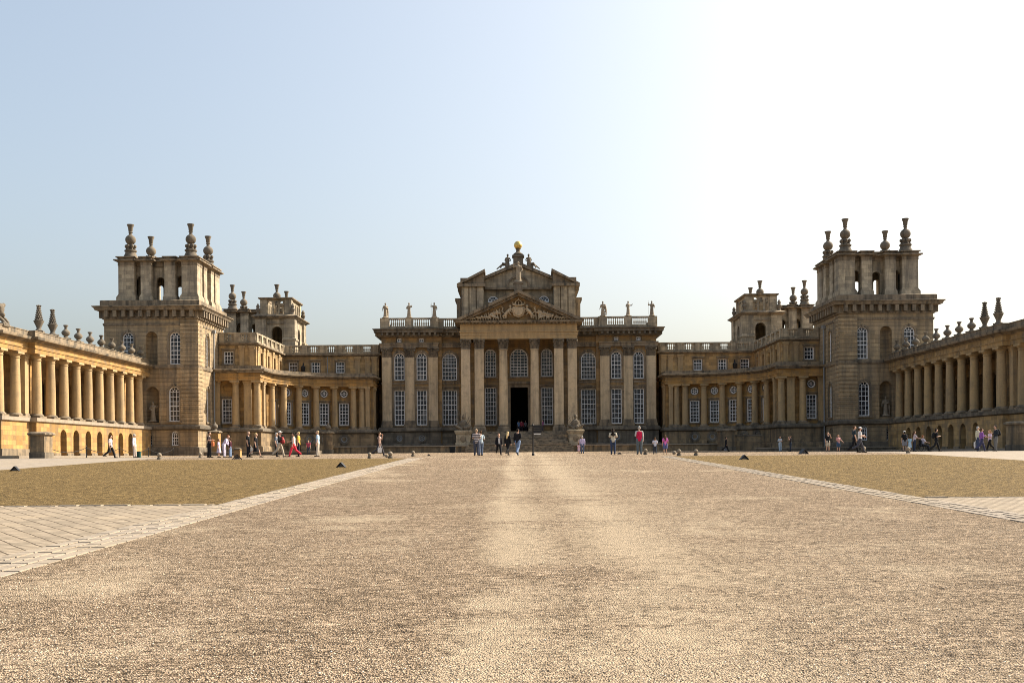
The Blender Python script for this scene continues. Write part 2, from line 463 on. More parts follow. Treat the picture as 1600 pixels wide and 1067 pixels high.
kerb_run('path_kerb', 8.3, 9.1, 4, 61)
def cross_kerb(x0, x1, y):
    mb = MB(); x = x0
    while x < x1:
        L = random.uniform(.4, .7); xe = min(x1, x+L-.03); h = .018+random.uniform(-.01, .012)
        z = zg(y)
        mb.add([(x, y-.11, z-.05), (xe, y-.11, z-.05), (xe, y+.11, z-.05), (x, y+.11, z-.05), (x+.02, y-.09, z+h), (xe-.02, y-.09, z+h), (xe-.02, y+.09, z+h), (x+.02, y+.09, z+h)],
               [(4, 5, 6, 7), (0, 1, 5, 4), (1, 2, 6, 5), (2, 3, 7, 6), (3, 0, 4, 7)])
        x += L
    o = mb.build('bed_kerb', 'kerb'); o['kind'] = 'structure'
cross_kerb(-23.3, -6.75, 22.6); cross_kerb(9.15, 23.8, 23.1)

# loose stones lying on the gravel near the camera
def pebbles(N=170000):
    import numpy as np
    rng = np.random.default_rng(3)
    Y = 5.6 + 12.5*rng.random(N)**1.7
    X = (rng.random(N)-.5)*(Y*1.16)+.0
    keep = (X > -5.7+.25*np.sin(Y*1.7)+.15*np.sin(Y*5)) | ((X > -7.3) & (rng.random(len(X)) < np.clip(.1+.5*(X+7.0), .08, .7))); X = X[keep]; Y = Y[keep]; keep = X < 8.2; X = X[keep]; Y = Y[keep]
    # thinner cover on a few broad trodden patches
    tk = np.exp(-((X+.3)/.55)**2)+np.exp(-((X-1.4)/.8)**2)
    f = 1.5*tk*(.6+.4*np.sin(Y*.8+2+.6*X))*(Y > 7.6+.5*np.sin(X*3))+.6*np.sin(X*.9+1.3*np.sin(Y*.5))*np.sin(Y*.55+X*.35+.8)+.5*np.sin(X*2.1-Y*.8)
    keep = rng.random(len(X)) < np.clip(.8-.62*f, .03, 1); X = X[keep]; Y = Y[keep]
    n = len(X); r = .0036+.0052*rng.random(n)**2.0
    Z = np.array([zg(v) for v in np.linspace(5, 19, 1401)]); Z = np.interp(Y, np.linspace(5, 19, 1401), Z)
    base = np.array([(1, 0, 0), (-.5, .87, 0), (-.5, -.87, 0), (.5, .87, .55), (-1, 0, .6), (.5, -.87, .5), (0, 0, 1.0)], float)
    a = rng.random(n)*6.283; ca, sa = np.cos(a), np.sin(a)
    P = base[None]*r[:, None, None]*(.7+.6*rng.random((n, 7, 3)))
    Q = np.empty_like(P)
    Q[:, :, 0] = P[:, :, 0]*ca[:, None]-P[:, :, 1]*sa[:, None]+X[:, None]
    Q[:, :, 1] = P[:, :, 0]*sa[:, None]+P[:, :, 1]*ca[:, None]+Y[:, None]
    Q[:, :, 2] = P[:, :, 2]*.85+Z[:, None]-.001
    T = np.array([(0, 3, 5), (0, 1, 3), (1, 4, 3), (1, 2, 4), (2, 5, 4), (2, 0, 5), (3, 4, 6), (4, 5, 6), (5, 3, 6)])
    F = (T[None]+np.arange(n)[:, None, None]*7).reshape(-1, 3)
    me = bpy.data.meshes.new('loose_gravel')
    me.vertices.add(n*7); me.vertices.foreach_set('co', Q.reshape(-1))
    me.loops.add(F.size); me.loops.foreach_set('vertex_index', F.reshape(-1).astype('int32'))
    me.polygons.add(len(F)); me.polygons.foreach_set('loop_start', (np.arange(len(F))*3).astype('int32'))
    at = me.attributes.new('tone', 'FLOAT', 'FACE'); at.data.foreach_set('value', np.repeat(rng.random(n), 9))
    me.update(calc_edges=True)
    m, nn, l, b = new_mat('gravel_stones')
    an = nn.new('ShaderNodeAttribute'); an.attribute_name = 'tone'
    r_ = nn.new('ShaderNodeValToRGB'); l.new(an.outputs['Fac'], r_.inputs[0])
    e = r_.color_ramp.elements; e[0].color = (.07, .05, .035, 1); e[1].color = (.72, .64, .52, 1)
    for p, c in ((.14, (.2, .145, .09)), (.4, (.41, .31, .215)), (.7, (.55, .43, .31)), (.86, (.46, .335, .225))):
        q = e.new(p); q.color = (*c, 1)
    l.new(r_.outputs[0], b.inputs['Base Color']); b.inputs['Roughness'].default_value = .9; b.inputs['Specular IOR Level'].default_value = .2
    me.materials.append(m)
    o = bpy.data.objects.new('loose_gravel', me); COL.objects.link(o)
    tag(o, 'small loose stones scattered over the near gravel', 'gravel', kind='stuff')
pebbles()
# ------------------------------------------------------------------ shared building pieces
_cache = {}
def cached(key, fn):
    if key not in _cache: _cache[key] = fn()
    return _cache[key]

def opening_outline(u, z, w, h, arch, n=10):
    if arch == 'round': return [(u+w/2*math.cos(2*PI*k/20), z+h/2+w/2*math.sin(2*PI*k/20)) for k in range(20)]
    if not arch: return [(u-w/2, z), (u+w/2, z), (u+w/2, z+h), (u-w/2, z+h)]
    r = w/2; s = z+h-r
    return [(u-r, z), (u+r, z)] + [(u+r*math.cos(PI*k/n), s+r*math.sin(PI*k/n)) for k in range(n+1)]

def win_mesh(w, h, arch, nx, ny, fr=.11, bar=.055):
    def mk():
        mb = MB(); fn = lambda a, b, d: (a, d, b)
        o = opening_outline(0, 0, w, h, arch)
        if arch == 'round':
            i = [(a*(1-2*fr/w), h/2+(b-h/2)*(1-2*fr/w)) for a, b in o]
        else: i = opening_outline(0, fr, w-2*fr, h-2*fr, arch)
        mb.panel(o, [i], fn, -.03, .07)
        if arch == 'round':
            for k in range(6):
                a = PI*k/3; c, s = math.cos(a), math.sin(a); q = w/2-fr+.01
                mb.obox((c*(q*.5+.06), .02, h/2+s*(q*.5+.06)), (q*.5-.06, .02, bar/2), ry=-a)
            mb.panel([(.16*math.cos(2*PI*k/12), h/2+.16*math.sin(2*PI*k/12)) for k in range(12)],
                     [[(.09*math.cos(2*PI*k/12), h/2+.09*math.sin(2*PI*k/12)) for k in range(12)]], fn, -.0, .04)
        else:
            r = w/2; spring = h-r if arch else h
            ri = r-fr
            for k in range(1, nx):
                x = -r+w*k/nx
                top = spring+(math.sqrt(max(0, ri*ri-x*x))*(.42 if nx < 4 else 1) if arch else -fr)
                mb.box(x-bar/2, x+bar/2, 0, .04, fr-.01, top+.01)
            zz = [fr+(spring-fr-(0 if arch else fr))*k/ny for k in range(1, ny+(1 if arch else 0))]
            for q, z in enumerate(zz):
                b2 = bar*(1.5 if (q+1) == (ny+1)//2 else 1)
                mb.box(-r+fr-.01, r-fr+.01, .003, .037, z-b2/2, z+b2/2)
            if arch:
                if nx >= 4:
                    z = spring
                    for k in range(1, 8):
                        z += (h-spring)/3.0 if k else 0
                        if z > h-fr-.1: break
                        x = math.sqrt(max(0, ri**2-(z-spring)**2)); mb.box(-x, x, .003, .037, z-bar/2, z+bar/2)
                else:
                    for a in (PI*.25, PI*.5, PI*.75):
                        c, s = math.cos(a), math.sin(a)
                        mb.obox((c*ri*.7, .02, spring+s*ri*.7), (ri*.32, .018, bar/2), ry=-a)
                    nn = 8; q = ri*.42
                    for k in range(nn):
                        a0, a1 = PI*k/nn, PI*(k+1)/nn
                        mb.tube([(q*math.cos(a0), .02, spring+q*math.sin(a0)), (q*math.cos(a1), .02, spring+q*math.sin(a1))], bar/2, 4)
        me = mb.mesh('window_frame', 'pipe' if (arch == 'round' and w < .9) else 'white')
        pm = MB(); pm.panel(i, [], fn, .075, .10)
        pane = pm.mesh('pane', 'glass')
        return me, pane
    return cached(('win', w, h, arch, nx, ny), mk)

def surround_mesh(w, h, arch, mat, t=.2, p=.07):
    def mk():
        mb = MB(); fn = lambda a, b, d: (a, d, b)
        if arch == 'round':
            o = [(a*(1+2*t/w), h/2+(b-h/2)*(1+2*t/w)) for a, b in opening_outline(0, 0, w, h, 'round')]
            mb.panel(o, [opening_outline(0, 0, w, h, 'round')], fn, -p, .0)
        else:
            o = opening_outline(0, 0, w+2*t, h+t, arch)
            i = opening_outline(0, 0, w, h, arch)
            # a frame open at the bottom: join outer and inner outlines as one loop
            lp = [o[1]] + o[2:] + [o[0]] + [i[0]] + list(reversed(i[2:])) + [i[1]]
            mb.panel(lp, [], fn, -p, .0)
            mb.box(-w/2-t-.08, w/2+t+.08, -.16, .25, -.2, -.003)
            if not arch and t > .15: mb.box(-w/2-t-.1, w/2+t+.1, -.2, .0, h+t+.003, h+t+.13)
            if arch and t > .15: mb.obox((0, -p-.02, h+t*.5), (.11, .08, t*.75))
        return mb.mesh('stone_surround', mat)
    return cached(('sur', w, h, arch, mat, t), mk)

def put_window(parent, w, h, arch, nx, ny, x, y, z, rz, sur='trim', wallface=None, t=.2):
    fr, pane = win_mesh(w, h, arch, nx, ny)
    o = link('window', fr, parent, (x, y, z), rz)
    child('pane', pane, o)
    if sur:
        n = Vector((math.sin(rz), -math.cos(rz), 0))      # outward
        d = wallface if wallface is not None else .22
        c = child('stone_surround', surround_mesh(w, h, arch, sur, t), o, (0, -d-.003, 0))
    return o

def wall(mb, parent, s, A, B, z0, z1, ops=(), th=.6, rec=.22, sur='trim', flipu=True):
    """a wall drawn for the right-hand range from A to B (outward on the right of A->B); s=-1 mirrors it in x"""
    L = math.hypot(B[0]-A[0], B[1]-A[1])
    if s < 0: A, B = (-B[0], B[1]), (-A[0], A[1])
    t = Vector(((B[0]-A[0])/L, (B[1]-A[1])/L)); n = Vector((t.y, -t.x)); rz = math.atan2(t.y, t.x)
    fn = lambda u, z, d: (A[0]+t.x*u-n.x*d, A[1]+t.y*u-n.y*d, z)
    holes = []
    for o in ops:
        u = o['u'] if s > 0 else L-o['u']
        holes.append(opening_outline(u, o['z'], o['w'], o['h'], o.get('a', False)))
    mb.panel([(0, z0), (L, z0), (L, z1), (0, z1)], holes, fn, 0, th)
    for o, hl in zip(ops, holes):
        u = o['u'] if s > 0 else L-o['u']
        k = o.get('k', 'win')
        if k == 'win':
            p = fn(u, 0, rec)
            put_window(parent, o['w'], o['h'], o.get('a', False), o.get('nx', 3), o.get('ny', 5), p[0], p[1], o['z'], rz, o.get('s', sur), rec, o.get('t', .2))
        elif k == 'niche':
            r = o['w']/2; sp = o['z']+o['h']-r     # rounded recess
            cu = u
            vs = []; N = 8
            rows = [(o['z'], r)] + [(sp+r*math.sin(PI/2*q/5), r*math.cos(PI/2*q/5)) for q in range(6)]
            rs = []
            for z, q in rows:
                q = max(q, .01)
                rs.append([fn(cu-q*math.cos(PI*k2/N), z, .02+q*.9*math.sin(PI*k2/N)+th-.05) for k2 in range(N+1)])
            vs = [p for rr in rs for p in rr]; fs = []
            for a in range(len(rs)-1):
                for b in range(N): fs.append((a*(N+1)+b, a*(N+1)+b+1, (a+1)*(N+1)+b+1, (a+1)*(N+1)+b))
            fs.append(tuple(range(N+1)))
            mb.add(vs, fs)
        elif k == 'blind':
            mb.panel(opening_outline(u, o['z']-.02, o['w']+.04, o['h']+.04, o.get('a', False)), [], fn, o.get('d', .3), o.get('d', .3)+.1)
    return fn, L

def XS(s, pts): return [(a, y) for a, y in pts] if s > 0 else [(-a, y) for a, y in reversed(pts)]

def doric(h, r):
    def mk():
        mb = MB(); k = 14
        prof = [(r*(1-.17*(q/k)**1.6), .42*r*1.1+.12+(h-.95*r-.5*r-.12)*q/k) for q in range(k+1)]
        mb.lathe(prof, 18); shaft = mb.mesh('column', 'column', 50)
        b = MB(); b.lathe([(r*1.38, 0), (r*1.38, .18*r*2)], sq=True)
        b.lathe([(r*1.32, .37*r), (r*1.36, .48*r), (r*1.3, .62*r), (r*1.12, .7*r), (r*1.06, .85*r)], 18)
        base = b.mesh('column_base', 'trim', 50)
        c = MB(); zt = h-.95*r
        c.lathe([(r*.86, zt-.32*r), (r*.95, zt-.28*r), (r*.95, zt-.18*r), (r*.86, zt-.14*r), (r*.86, zt+.1*r), (r*.95, zt+.16*r), (r*1.2, zt+.5*r)], 18)
        c.lathe([(r*1.27, zt+.51*r), (r*1.27, h)], sq=True)
        return shaft, base, c.mesh('capital', 'column', 50)
    return cached(('dor', h, r), mk)
def put_doric(parent, x, y, z, h, r):
    s, b, c = doric(h, r)
    o = link('column', s, parent, (x, y, z)); child('column_base', b, o); child('capital', c, o)
    return o
def doric_pilaster(parent, x, y, z, h, w, d=.16, rz=0):
    def mk():
        mb = MB(); mb.box(-w/2, w/2, -d, .1, .4, h-.45)
        c = MB(); c.box(-w/2-.03, w/2+.03, -d-.03, .1, h-.75, h-.68); c.box(-w/2-.06, w/2+.06, -d-.06, .1, h-.45, h-.25); c.box(-w/2-.12, w/2+.12, -d-.12, .1, h-.247, h)
        b = MB(); b.box(-w/2-.12, w/2+.12, -d-.12, .1, 0, .2); b.box(-w/2-.06, w/2+.06, -d-.06, .1, .203, .4)
        return mb.mesh('pilaster', 'column'), b.mesh('pilaster_base', 'trim'), c.mesh('capital', 'column')
    s, b, c = cached(('dpil', h, w, d), mk)
    o = link('pilaster', s, parent, (x, y, z), rz); child('pilaster_base', b, o); child('capital', c, o)
    return o

def leaves(mb, r, z0, h, n, out, square, ph=0, side=1):
    for k in range(n):
        if square:
            w = 2*r/n; x = -r+w*(k+.5)
            for (dx, dy) in ((1, 0),) : pass
            mb.rings([[(x-w*.42, -r, z0), (x+w*.42, -r, z0), (x+w*.42, -r+.05, z0), (x-w*.42, -r+.05, z0)],
                      [(x-w*.44, -r-out*.55, z0+h*.7), (x+w*.44, -r-out*.55, z0+h*.7), (x+w*.44, -r-out*.1, z0+h*.7), (x-w*.44, -r-out*.1, z0+h*.7)],
                      [(x-w*.22, -r-out*1.2, z0+h), (x+w*.22, -r-out*1.2, z0+h), (x+w*.3, -r-out*.5, z0+h*.93), (x-w*.3, -r-out*.5, z0+h*.93)]])
        else:
            a = ph+2*PI*k/n; c, s = math.cos(a), math.sin(a); w = 2*PI*r/n*.42
            q = lambda u, v, z: (c*u-s*v, s*u+c*v, z)
            mb.rings([[q(r*.95, -w, z0), q(r*.95, w, z0), q(r*1.05, w, z0), q(r*1.05, -w, z0)],
                      [q(r+out*.2, -w, z0+h*.7), q(r+out*.2, w, z0+h*.7), q(r+out*.55, w, z0+h*.7), q(r+out*.55, -w, z0+h*.7)],
                      [q(r+out*.6, -w*.5, z0+h*.93), q(r+out*.6, w*.5, z0+h*.93), q(r+out*1.25, w*.5, z0+h), q(r+out*1.25, -w*.5, z0+h)]])
def corinthian_capital(r, h, square):
    def mk():
        mb = MB()
        if square:
            mb.lathe([(r, 0), (r, h*.8), (r*1.12, h*.86)], sq=True)
            for q in range(4):
                t = MB(); leaves(t, r, .02, h*.4, 3, .16, True); leaves(t, r, h*.36, h*.36, 4, .2, True)
                for sx in (-1, 1): t.blob((sx*r*1.05, -r*1.1, h*.78), (.16, .16, .15), 8, 5)
                t.blob((0, -r*1.12, h*.82), (.13, .09, .13), 8, 5)
                a = q*PI/2; t.map(lambda x, y, z: (x*math.cos(a)-y*math.sin(a), x*math.sin(a)+y*math.cos(a), z)); mb.add(t.v, t.f)
        else:
            mb.lathe([(r, 0), (r, h*.55), (r*1.2, h*.86)], 16)
            leaves(mb, r, .02, h*.4, 8, .16, False); leaves(mb, r, h*.34, h*.38, 8, .2, False, PI/8)
            for q in range(4):
                a = PI/4+q*PI/2; mb.blob((r*1.35*math.cos(a), r*1.35*math.sin(a), h*.78), (.17, .17, .16), 8, 5)
                a = q*PI/2; mb.blob((r*1.2*math.cos(a), r*1.2*math.sin(a), h*.82), (.12, .12, .13), 8, 5)
        mb.lathe([(r*1.3, h*.87), (r*1.36, h*.93), (r*1.36, h)], sq=True)
        return mb.mesh('capital', 'carved', 30)
    return cached(('cor', r, h, square), mk)
def attic_base(r, sq):
    def mk():
        b = MB(); b.lathe([(r*1.4, 0), (r*1.4, .38)], sq=True)
        b.lathe([(r*1.36, .383), (r*1.38, .52), (r*1.3, .62), (r*1.14, .7), (r*1.2, .84), (r*1.05, .93)], 18, sq=sq)
        return b.mesh('column_base', 'trim', 35)
    return cached(('ab', r, sq), mk)
def put_corinthian(parent, x, y, z, h, r, square=False):
    def mk():
        mb = MB(); hc = 1.35
        if square: mb.lathe([(r, .9), (r*.96, h-hc)], sq=True)
        else: mb.lathe([(r*(1-.14*(q/12)**1.7), .9+(h-hc-.9)*q/12) for q in range(13)], 20)
        mb.lathe([(r*.98, h-hc-.12), (r*1.03, h-hc-.06), (r*.98, h-hc-.003)], 20, sq=square)
        return mb.mesh('column', 'pier', 50)
    sh = cached(('cs', h, r, square), mk)
    o = link('column', sh, parent, (x, y, z))
    child('column_base', attic_base(r, square), o)
    child('capital', corinthian_capital(r*.9, 1.35, square), o, (0, 0, h-1.35))
    return o

def modillions(mb, path, z0, z1, off, d, w, sp, closed=False):
    n = len(path)
    for i in range(n if closed else n-1):
        a, b = Vector(path[i]), Vector(path[(i+1) % n]); L = (b-a).length
        if L < .8: continue
        t = (b-a)/L; nr = Vector((t.y, -t.x)); k = max(1, int(L/sp)); rz = math.atan2(t.y, t.x)
        for q in range(k):
            p = a+t*(L*(q+.5)/k)+nr*(off+d/2)
            mb.obox((p.x, p.y, (z0+z1)/2), (w/2, d/2, (z1-z0)/2), rz)

def balustrade(path, z0, z1, piers, style='open', th=.34, closed=False, pw=.9, gap=.3):
    """rails, dies and balusters along a path; piers = list of distances with dies"""
    mb = MB()
    mb.sweep(path, [(-th, z0), (.06, z0), (.06, z0+.28), (-th, z0+.28)], closed)
    mb.sweep(path, [(-th-.06, z1-.22), (.1, z1-.22), (.1, z1), (-th-.06, z1)], closed)
    n = len(path)
    for i in range(n if closed else n-1):
        a, b = Vector(path[i]), Vector(path[(i+1) % n]); L = (b-a).length
        if L < .05: continue
        t = (b-a)/L; nr = Vector((t.y, -t.x)); rz = math.atan2(t.y, t.x)
        ps = piers(i, L) if callable(piers) else piers
        spans = []
        for q in ps:
            p = a+t*q-nr*(th/2-.04)
            mb.obox((p.x, p.y, (z0+z1)/2+.0), (pw/2, th/2+.1, (z1-z0)/2-.003), rz)
        qs = sorted(ps)
        for q0, q1 in zip(qs, qs[1:]):
            s0, s1 = q0+pw/2, q1-pw/2; W = s1-s0
            if W < .3: continue
            if style == 'open': o0, o1 = s0+.12, s1-.12
            else: c = (s0+s1)/2; hw = min(W*.3, .95); o0, o1 = c-hw, c+hw
            if style != 'open':
                for e0, e1 in ((s0, o0), (o1, s1)):
                    p = a+t*((e0+e1)/2)-nr*(th/2); mb.obox((p.x, p.y, (z0+z1)/2), ((e1-e0)/2+.02, th/2-.03, (z1-z0)/2-.1), rz)
            nb = max(1, int(round((o1-o0)/gap)))
            for k in range(nb):
                u = o0+(o1-o0)*(k+.5)/nb; p = a+t*u-nr*(th/2)
                hb = z1-z0-.5
                mb.lathe([(.10, 0), (.07, hb*.08), (.115, hb*.34), (.05, hb*.72), (.06, hb*.9), (.10, hb)], 6, p.x, p.y, z0+.28)
    return mb

# figures carved in stone, three poses shared by the many statues
def robed(pose):
    def mk():
        mb = MB(); rnd = random.Random(pose)
        mb.rings([[(r*1.05*math.cos(2*PI*k/14)*(1+.09*math.cos(5*2*PI*k/14+z)), r*.85*math.sin(2*PI*k/14)+y, z) for k in range(14)]
                  for r, y, z in ((.29, 0, .02), (.27, 0, .1), (.225, -.02, .5), (.205, -.02, .85), (.18, 0, 1.05), (.225, 0, 1.32), (.21, 0, 1.46), (.10, .0, 1.56), (.065, -.01, 1.62))])
        mb.blob((0, -.02, 1.77), (.115, .135, .16), 10, 7)
        if pose == 0:
            mb.tube([(.24, 0, 1.45), (.42, -.1, 1.3), (.5, -.28, 1.5)], [.09, .075, .06], 7, True)
            mb.tube([(-.24, 0, 1.45), (-.36, -.05, 1.15), (-.14, -.27, 1.1)], [.09, .075, .06], 7, True)
        elif pose == 1:
            mb.tube([(.24, 0, 1.45), (.36, 0, 1.15), (.3, -.2, .92)], [.09, .075, .06], 7, True)
            mb.tube([(-.24, 0, 1.45), (-.44, -.05, 1.32), (-.42, -.2, 1.62)], [.09, .075, .06], 7, True)
            mb.tube([(-.42, -.22, .1), (-.42, -.22, 1.95)], .03, 6)
        else:
            mb.tube([(.24, 0, 1.45), (.38, 0, 1.2), (.12, -.27, 1.18)], [.09, .075, .06], 7, True)
            mb.tube([(-.24, 0, 1.45), (-.34, .0, 1.15), (-.4, -.1, .85)], [.09, .075, .06], 7, True)
            mb.tube([(.3, .1, 1.4), (.38, .12, .8), (.42, .1, .15)], [.1, .13, .08], 7, True)
        mb.box(-.38, .38, -.3, .32, -.1, .03)
        return remesh(mb, .045, 'statue_body', 'statue', 2)
    return cached(('rob', pose), mk)
def remesh(mb, vox, name, mat, smooth=2):
    me = mb.mesh('tmp', mat)
    o = bpy.data.objects.new('tmp', me); COL.objects.link(o)
    r = o.modifiers.new('r', 'REMESH'); r.mode = 'VOXEL'; r.voxel_size = vox
    if smooth:
        q = o.modifiers.new('s', 'SMOOTH'); q.iterations = smooth; q.factor = .5
    dg = bpy.context.evaluated_depsgraph_get()
    ev = o.evaluated_get(dg)
    out = bpy.data.meshes.new_from_object(ev)
    bpy.data.objects.remove(o); bpy.data.meshes.remove(me)
    out.name = name
    out.materials.clear(); out.materials.append(M[mat] if isinstance(mat, str) else mat)
    out.shade_smooth()
    return out
def statue(name, label, cat, x, y, z, pose, scale=1, rz=0, group=None):
    o = link(name, robed(pose), None, (x, y, z), rz); o.scale = (scale,)*3
    return tag(o, label, cat, group)

# ------------------------------------------------------------------ central block with the portico
YM = 144.6
SIDE = {-1: 'left', 1: 'right'}
def central():
    B = thing('palace_block', 'wide central palace block of golden stone with pillared portico, pediment and arched windows', 'palace', (0, 150, .5))
    g = zg(140)-.3
    mb = MB()
    def side_wall(s):
        ops = []
        for a in (16.9, 13.75):
            ops += [dict(u=a-11.3, z=10.7, w=1.45, h=3.85, a=True, nx=3, ny=5, t=.3), dict(u=a-11.3, z=4.35, w=1.45, h=4.95, nx=3, ny=7, t=.3)]
            ops += [dict(u=a-11.3, z=16.05, w=.62, h=.55, nx=2, ny=2, t=.1)]
            ops += [dict(u=a-11.3, z=2.0, w=.8, h=.8, a='round', t=.28, s='dark')]
        wall(mb, B, s, (11.3, YM), (19.4, YM), g, 18.0, ops)
    side_wall(1); side_wall(-1)
    ops = []
    for a in (-9.85, 9.85): ops += [dict(u=a+11.3, z=10.7, w=2.1, h=3.85, a=True, nx=5, ny=5, t=.3), dict(u=a+11.3, z=4.35, w=2.1, h=4.95, nx=5, ny=7, t=.3)]
    for a in (-4.05, 3.95): ops += [dict(u=a+11.3, z=11.1, w=1.6, h=3.95, a=True, nx=4, ny=6), dict(u=a+11.3, z=4.3, w=1.6, h=5.3, nx=4, ny=8)]
    ops += [dict(u=11.3, z=11.1, w=2.45, h=3.95, a=True, nx=5, ny=6)]
    ops += [dict(u=11.3, z=3.25, w=2.45, h=6.35, k='door')]
    hb = MB()
    wall(hb, B, 1, (-11.297, YM+.5), (11.297, YM+.5), g+.01, 18.0, ops)
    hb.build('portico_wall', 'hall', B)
    for s in (-1, 1):
        mb.box(s*11.3, s*10.9, YM+.01, YM+1.2, g, 17.99)
        mb.box(s*19.4, s*18.8, YM+.62, 176, g, 17.97)
    mb.box(-18.79, 18.79, 175.4, 176, g, 17.97)
    mb.build('wall', 'hall', B)
    # near-black box behind the open door, the hall's shade put into its colour
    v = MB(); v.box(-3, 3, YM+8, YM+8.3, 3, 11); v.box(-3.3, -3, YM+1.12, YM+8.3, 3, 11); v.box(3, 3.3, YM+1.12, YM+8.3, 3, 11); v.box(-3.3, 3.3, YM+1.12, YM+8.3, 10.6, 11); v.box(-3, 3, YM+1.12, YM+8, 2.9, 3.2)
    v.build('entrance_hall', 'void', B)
    d = MB()
    for s in (-1, 1):
        d.obox((s*1.32, YM+1.75, 6.2), (.06, .6, 2.95)); 
        for k in range(4): d.obox((s*1.25, YM+1.75, 3.9+k*1.5), (.03, .42, .55))
    d.build('door', 'wood', B)
    tr = MB(); f = lambda a, b, dd: (a, YM+.5+dd, b)
    tr.panel([(-1.75, 3.25), (-1.24, 3.25), (-1.24, 9.59), (1.24, 9.59), (1.24, 3.25), (1.75, 3.25), (1.75, 10.05), (-1.75, 10.05)], [], f, -.16, -.003)
    tr.box(-2.0, 2.0, YM+.1, YM+.497, 10.06, 10.4)
    tr.build('door_surround', 'trim', B)
    st = MB()
    st.box(-11.2, 11.2, YM+.36, YM+.497, 9.85, 10.02) if False else None
    for s in (-1, 1):
        x0, x1 = (11.35, 19.45)
        st.box(s*x0, s*x1, YM-.08, YM-.003, 10.15, 10.4)
        st.box(s*8.3, s*11.25, YM+.42, YM+.497, 10.15, 10.4)
    st.build('string_course', 'trim', B)
    # podium
    pm = MB(); path = [(-19.5, 150), (-19.5, YM-.25), (-11.2, YM-.25), (-11.2, YM+.25), (-8.5, YM+.25)]
    prof = [(-.3, g), (.5, g), (.5, 1.55), (.35, 1.7), (.12, 1.75), (.12, 3.35), (.42, 3.5), (.42, 3.75), (.2, 4.05), (-.3, 4.05)]
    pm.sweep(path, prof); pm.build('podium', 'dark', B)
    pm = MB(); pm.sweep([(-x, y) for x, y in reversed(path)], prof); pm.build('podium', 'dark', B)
    for s in (-1, 1):
        for k, a in enumerate((16.9, 13.75)):
            put_window(B, .85, .85, 'round', 3, 3, s*a, YM-.42, 2.1, 0, 'dark', .03, .25)
    # pilasters of the outer bays
    for s in (-1, 1):
        for a in (18.62, 15.4, 12.1):
            def mk():
                q = MB(); q.box(-.65, .65, -.3, .05, .9, 8.65+.0); return q.mesh('pilaster', 'pier')
            sh = cached('cpil', mk)
            def mk2():
                q = MB(); q.box(-.65, .65, -.3, .05, 0, 1.2)
                leaves(q, .62, .02, .5, 4, .16, True); leaves(q, .62, .45, .5, 4, .2, True)
                q.v = [(x, y+(.62-.3) if y < -.5 else y, z) for x, y, z in q.v]
                for sx in (-1, 1): q.blob((sx*.68, -.38, 1.0), (.17, .15, .16), 8, 5)
                q.blob((0, -.42, 1.05), (.13, .1, .13), 8, 5)
                q.box(-.86, .86, -.52, .05, 1.2, 1.38)
                return q.mesh('capital', 'carved', 30)
            def mk3():
                q = MB(); q.box(-.86, .86, -.5, .05, 0, .4); q.box(-.76, .76, -.42, .05, .403, .9); return q.mesh('pilaster_base', 'trim')
            def mk1():
                q = MB(); q.box(-.65, .65, -.3, .05, .9, 9.9); return q.mesh('pilaster', 'pier')
            o = link('pilaster', cached('cpil1', mk1), B, (s*a, YM-.003, 4.06))
            child('pilaster_base', cached('cpil3', mk3), o); child('capital', cached('cpil2', mk2), o, (0, 0, 9.8))
    # main entablature
    E = [(-19.55, 176), (-19.55, YM-.4), (-11.35, YM-.4), (-11.35, YM+.2), (-8.0, YM+.2)]
    E2 = [(-x, y) for x, y in reversed(E)]
    em = MB()
    for p in (E, E2):
        em.sweep(p, [(-.55, 15.26), (.0, 15.26), (.03, 15.7), (.12, 15.72), (.12, 15.9), (-.55, 15.9)])
    em.build('architrave', 'trim', B)
    em = MB()
    for p in (E, E2):
        em.sweep(p, [(-.3, 16.75), (.05, 16.75), (.2, 16.9), (.2, 17.25), (.75, 17.3), (.8, 17.62), (.95, 17.75), (.95, 17.83), (-.3, 18.02)])
        modillions(em, p, 16.92, 17.27, .2, .5, .3, .72)
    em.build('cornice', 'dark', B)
    # parapet
    pp = [(-19.4, 176), (-19.4, YM-.25), (-11.3, YM-.25), (-11.3, YM+.35), (-8.0, YM+.35)]
    def piers(i, L):
        if i == 0: return [.5+k*(L-1)/9 for k in range(10)]
        if i == 1: return [.55, 4.0, L-.55]
        if i == 3: return [.2]
        return [.45, L-.45]
    bal = balustrade(pp, 18.03, 19.45, lambda i, L: {0: [.6+k*(L-1.2)/9 for k in range(10)], 1: [.6, 3.95, L-.6], 2: [], 3: [.1, L-.1]}[i], pw=1.15)
    bal.build('balustrade', 'attic', B)
    pq = [(-x, y) for x, y in reversed(pp)]
    bal = balustrade(pq, 18.03, 19.45, lambda i, L: {3: [.6+k*(L-1.2)/9 for k in range(10)], 2: [.6, L-3.95, L-.6], 1: [], 0: [.1, L-.1]}[i], pw=1.15)
    bal.build('balustrade', 'attic', B)
    r = MB(); r.box(-19, 19, YM+1.3, 175.3, 17.5, 17.9); r.build('roof', 'lead', B)
    # portico: four square piers, two round columns
    for s in (-1, 1):
        put_corinthian(B, s*7.3, 140.7, 3.25, 12.65, .64, True)
        put_corinthian(B, s*5.45, 140.7, 3.25, 12.65, .64, True)
        put_corinthian(B, s*2.15, 140.7, 3.25, 12.65, .63, False)
        q = MB(); q.box(s*6.2, s*7.9, YM-.3, YM+.497, 3.3, 15.88); q.build('respond_pier', 'hall', B)
    a = MB()
    P = [(-8.0, YM+.3), (-8.0, 140.0), (8.0, 140.0), (8.0, YM+.3)]
